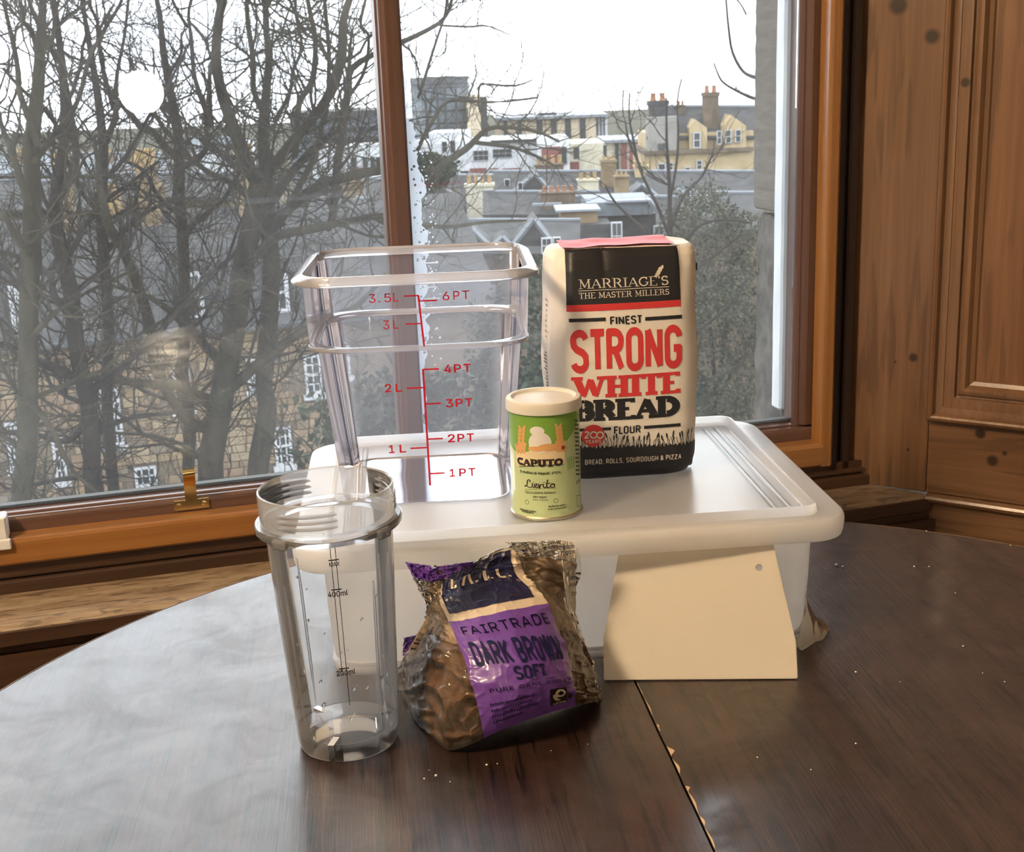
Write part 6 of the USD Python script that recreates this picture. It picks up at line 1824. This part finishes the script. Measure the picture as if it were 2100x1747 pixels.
N = 0
N += tree('big bare tree in the middle of the left pane, its mossy trunk forked low', [
    ((425, 1060, 58), (436, 900, 54), (452, 820, 54), (468, 730, 46), (488, 620, 46), (503, 520, 48), (520, 440, 46), (528, 375, 34)),
    ((528, 372, 30), (490, 304, 28), (473, 261, 27), (457, 192, 24), (449, 137, 22), (446, 70, 20), (453, 36, 16), (446, -30, 12)),
    ((453, 40, 12), (470, 0, 10), (480, -40, 8)),
    ((532, 1060, 44), (534, 960, 44), (545, 860, 42), (548, 760, 40), (552, 640, 38), (552, 520, 36), (548, 430, 34), (548, 340, 32), (545, 275, 24), (548, 220, 20), (545, 165, 18), (549, 110, 17), (546, 60, 15), (543, 25, 13), (532, -30, 8)),
    ((543, 26, 9), (556, 0, 8), (560, -40, 6)),
    ((543, 244, 13), (520, 192, 12), (515, 124, 11), (512, 60, 10), (512, -30, 8)),
    ((552, 352, 24), (600, 290, 20), (650, 232, 18), (690, 165, 22), (704, 90, 17), (701, 30, 14), (722, -30, 10)),
    ((556, 410, 22), (618, 332, 18), (668, 280, 15), (702, 250, 15), (711, 190, 17), (716, 140, 14), (765, 112, 12), (860, 72, 11), (907, 38, 9), (925, -20, 7)),
    ((672, 470, 14), (686, 440, 16), (693, 357, 17), (702, 265, 15), (718, 150, 8), (722, 60, 6)),
    ((560, 470, 18), (633, 388, 18), (699, 366, 20), (760, 352, 18), (800, 346, 16), (859, 384, 15), (907, 336, 14), (972, 292, 12), (999, 259, 9), (1100, 268, 6), (1150, 290, 5)),
    ((972, 292, 9), (1040, 300, 8), (1090, 316, 6), (1140, 340, 4)),
    ((999, 259, 6), (980, 215, 5), (990, 170, 5), (1060, 178, 4), (1090, 164, 3)),
    ((848, 330, 9), (880, 250, 8), (925, 205, 7), (1010, 210, 5), (1100, 200, 4)),
    ((858, 200, 6), (880, 145, 6), (898, 85, 5), (910, 40, 5), (912, -20, 4)),
    ((905, 52, 4), (960, 55, 4), (1000, 54, 3), (1040, 72, 2)),
    ((604, 320, 15), (614, 270, 13), (610, 215, 12), (640, 160, 12), (645, 95, 11), (640, 40, 10), (628, -30, 7)),
    ((596, 420, 14), (652, 300, 12), (668, 220, 10), (672, 110, 9), (664, 20, 8), (662, -30, 6)),
    ((545, 470, 20), (600, 425, 15), (640, 400, 12), (700, 385, 8)),
    ((470, 760, 26), (404, 690, 20), (350, 640, 14), (300, 606, 10), (250, 590, 7), (160, 565, 5)),
    ((452, 830, 30), (380, 800, 24), (300, 786, 18), (220, 780, 13), (120, 760, 9), (30, 720, 7)),
    ((470, 800, 26), (560, 720, 20), (640, 668, 16), (720, 640, 12), (800, 560, 7)),
    ((440, 880, 30), (395, 872, 26), (345, 810, 22), (312, 720, 26), (290, 610, 24), (258, 520, 22), (216, 440, 18), (200, 350, 12), (196, 280, 8)),
    ((505, 560, 16), (560, 490, 18), (640, 470, 16), (720, 452, 14), (800, 440, 12), (900, 470, 8), (990, 455, 6), (1080, 452, 4)),
    ((530, 420, 20), (480, 380, 15), (420, 350, 12), (360, 290, 10), (300, 200, 7), (262, 120, 5)),
    ((560, 250, 9), (596, 190, 8), (620, 110, 7), (602, 30, 6), (596, -30, 5)),
    ((690, 165, 9), (660, 100, 8), (620, 60, 7), (598, 20, 6), (592, -20, 5)),
    ((712, 200, 8), (745, 150, 7), (752, 90, 6), (742, 30, 6), (750, -20, 4)),
], 9.0, 101, 17, long=16, bark=bark_o, root=True, tw_len=.62, tw_rad=.0085)
N += tree('leaning bare tree at the left edge with a thick dark trunk', [
    ((208, 1070, 40), (190, 940, 38), (184, 840, 36), (172, 750, 36), (154, 668, 36), (134, 582, 34), (118, 500, 32), (110, 420, 28), (112, 350, 24), (128, 270, 20), (137, 165, 17), (130, 82, 14), (116, -30, 10)),
    ((114, 420, 20), (128, 400, 18), (150, 350, 18), (157, 300, 17), (140, 215, 14), (122, 140, 10), (90, 70, 8), (60, -20, 6)),
    ((150, 660, 16), (100, 600, 14), (70, 540, 13), (30, 520, 11), (-30, 515, 9)),
    ((178, 790, 20), (120, 750, 17), (60, 716, 14), (0, 704, 12), (-40, 700, 10)),
    ((186, 850, 16), (130, 910, 14), (70, 890, 12), (0, 890, 10), (-40, 885, 8)),
    ((182, 800, 18), (240, 760, 15), (300, 700, 12), (356, 650, 9), (400, 600, 6)),
    ((190, 900, 16), (250, 862, 13), (320, 850, 11), (400, 838, 8)),
    ((140, 200, 9), (170, 120, 8), (180, 60, 6), (176, -20, 5)),
    ((124, 560, 14), (170, 470, 12), (210, 420, 11), (262, 380, 9), (330, 330, 7)),
    ((128, 270, 10), (90, 220, 9), (50, 190, 7), (0, 140, 6)),
], 8.2, 102, 17, long=12, root=True, tw_len=.6, tw_rad=.008)
N += tree('straight bare tree nearest the left edge of the pane', [
    ((40, 1070, 46), (52, 900, 44), (58, 760, 42), (62, 600, 40), (62, 467, 40), (68, 360, 36), (74, 275, 32), (78, 137, 24), (84, 40, 17), (90, -40, 12)),
    ((64, 420, 18), (30, 330, 15), (8, 260, 12), (-20, 180, 10)),
    ((72, 300, 16), (40, 200, 13), (30, 110, 11), (12, 20, 8), (0, -40, 6)),
    ((70, 330, 16), (120, 270, 13), (150, 240, 11), (170, 160, 9), (200, 80, 7), (240, 10, 5)),
    ((78, 140, 12), (60, 70, 10), (40, 10, 8), (30, -40, 6)),
    ((60, 520, 16), (20, 460, 13), (-20, 420, 10)),
    ((80, 120, 10), (110, 50, 8), (124, -30, 6)),
    ((56, 820, 16), (110, 880, 13), (150, 960, 10), (200, 1010, 7)),
    ((58, 700, 14), (110, 640, 11), (180, 600, 9), (260, 560, 6)),
], 7.6, 103, 17, long=10, bark=bark_o, root=True, tw_len=.6, tw_rad=.008)
N += tree('slim forked tree left of the bright lamp reflection', [
    ((232, 1070, 26), (226, 900, 25), (220, 760, 24), (215, 600, 24), (212, 470, 24), (211, 357, 24), (217, 288, 20), (203, 233, 16), (190, 165, 14), (187, 110, 12), (179, 41, 10), (164, -30, 7)),
    ((217, 290, 15), (236, 233, 11), (239, 192, 10), (252, 120, 8), (262, 40, 6), (270, -30, 5)),
    ((232, 226, 10), (220, 154, 9), (203, 96, 9), (212, 69, 8), (242, 14, 7), (256, -40, 5)),
    ((212, 372, 12), (270, 300, 9), (300, 240, 7), (340, 190, 6), (380, 100, 4)),
    ((206, 66, 7), (196, 20, 6), (190, -30, 5)),
    ((214, 520, 13), (260, 470, 10), (310, 430, 8), (370, 400, 6)),
    ((213, 440, 12), (160, 380, 9), (120, 300, 7), (100, 200, 5)),
], 8.8, 104, 17, long=10, root=True, tw_len=.55, tw_rad=.0075)
N += tree('forked bare tree right of the bright lamp reflection', [
    ((392, 1070, 28), (386, 900, 26), (382, 740, 25), (378, 600, 25), (372, 470, 24), (368, 390, 24), (364, 322, 22), (360, 247, 19), (349, 151, 16), (332, 82, 13), (316, -4, 10), (310, -50, 8)),
    ((364, 325, 16), (316, 282, 15), (275, 244, 13), (240, 200, 8), (220, 160, 6)),
    ((366, 350, 14), (420, 300, 12), (432, 260, 11), (412, 200, 10), (396, 125, 9), (386, 60, 8), (384, 40, 7), (392, -30, 6)),
    ((386, 55, 7), (366, 20, 6), (346, -20, 5)),
    ((432, 262, 10), (424, 175, 9), (428, 105, 8), (410, 62, 8), (386, 40, 6)),
    ((370, 440, 13), (320, 400, 10), (280, 340, 8), (250, 330, 6)),
    ((372, 480, 14), (430, 430, 11), (470, 390, 9), (490, 350, 7)),
    ((349, 150, 7), (370, 100, 6), (384, 60, 5)),
    ((378, 620, 13), (440, 560, 10), (500, 500, 8), (580, 460, 6)),
], 9.6, 105, 16, long=10, root=True, tw_len=.6, tw_rad=.008)
N += tree('young sapling behind the flour bag with upright twigs', [
    ((1376, 900, 14), (1373, 700, 13), (1374, 500, 12), (1376, 380, 9), (1368, 300, 6), (1366, 250, 4), (1364, 200, 3)),
    ((1374, 480, 8), (1340, 410, 7), (1316, 352, 6), (1296, 272, 5), (1288, 240, 4), (1290, 190, 3)),
    ((1316, 350, 5), (1284, 262, 4), (1279, 230, 3), (1278, 186, 3)),
    ((1375, 470, 7), (1410, 390, 6), (1440, 360, 5), (1458, 320, 4), (1466, 290, 3)),
    ((1378, 400, 6), (1392, 250, 4), (1390, 210, 3), (1398, 162, 3)),
    ((1374, 560, 8), (1440, 460, 6), (1500, 450, 5), (1540, 456, 4)),
    ((1374, 620, 8), (1420, 560, 7), (1470, 520, 6), (1520, 480, 5)),
    ((1374, 700, 8), (1430, 680, 7), (1480, 640, 6), (1530, 560, 5)),
    ((1375, 760, 8), (1440, 780, 7), (1500, 760, 6), (1540, 720, 5)),
    ((1374, 540, 8), (1320, 470, 6), (1270, 430, 5), (1240, 380, 3)),
], 12.0, 106, 9, name='sapling', tw_len=.55, tw_rad=.007, root=True, depth=1)
N += tree('tree behind the window jamb, a few drooping twigs hanging into the sky', [
    ((1640, 900, 50), (1640, 500, 46), (1630, 200, 40), (1620, 40, 34)),
    ((1625, 60, 14), (1560, 160, 9), (1525, 150, 7), (1505, 110, 6), (1494, 60, 5), (1486, -10, 4)),
    ((1634, 230, 12), (1560, 205, 7), (1530, 196, 6), (1500, 182, 5), (1476, 160, 4), (1464, 130, 3)),
    ((1560, 206, 5), (1534, 200, 4), (1512, 186, 3), (1510, 176, 2)),
    ((1530, 30, 4), (1522, 10, 3), (1516, -20, 3)),
], 11.0, 107, 2, tw_len=.3, tw_rad=.005, root=True, depth=1)
print('shoots', N)
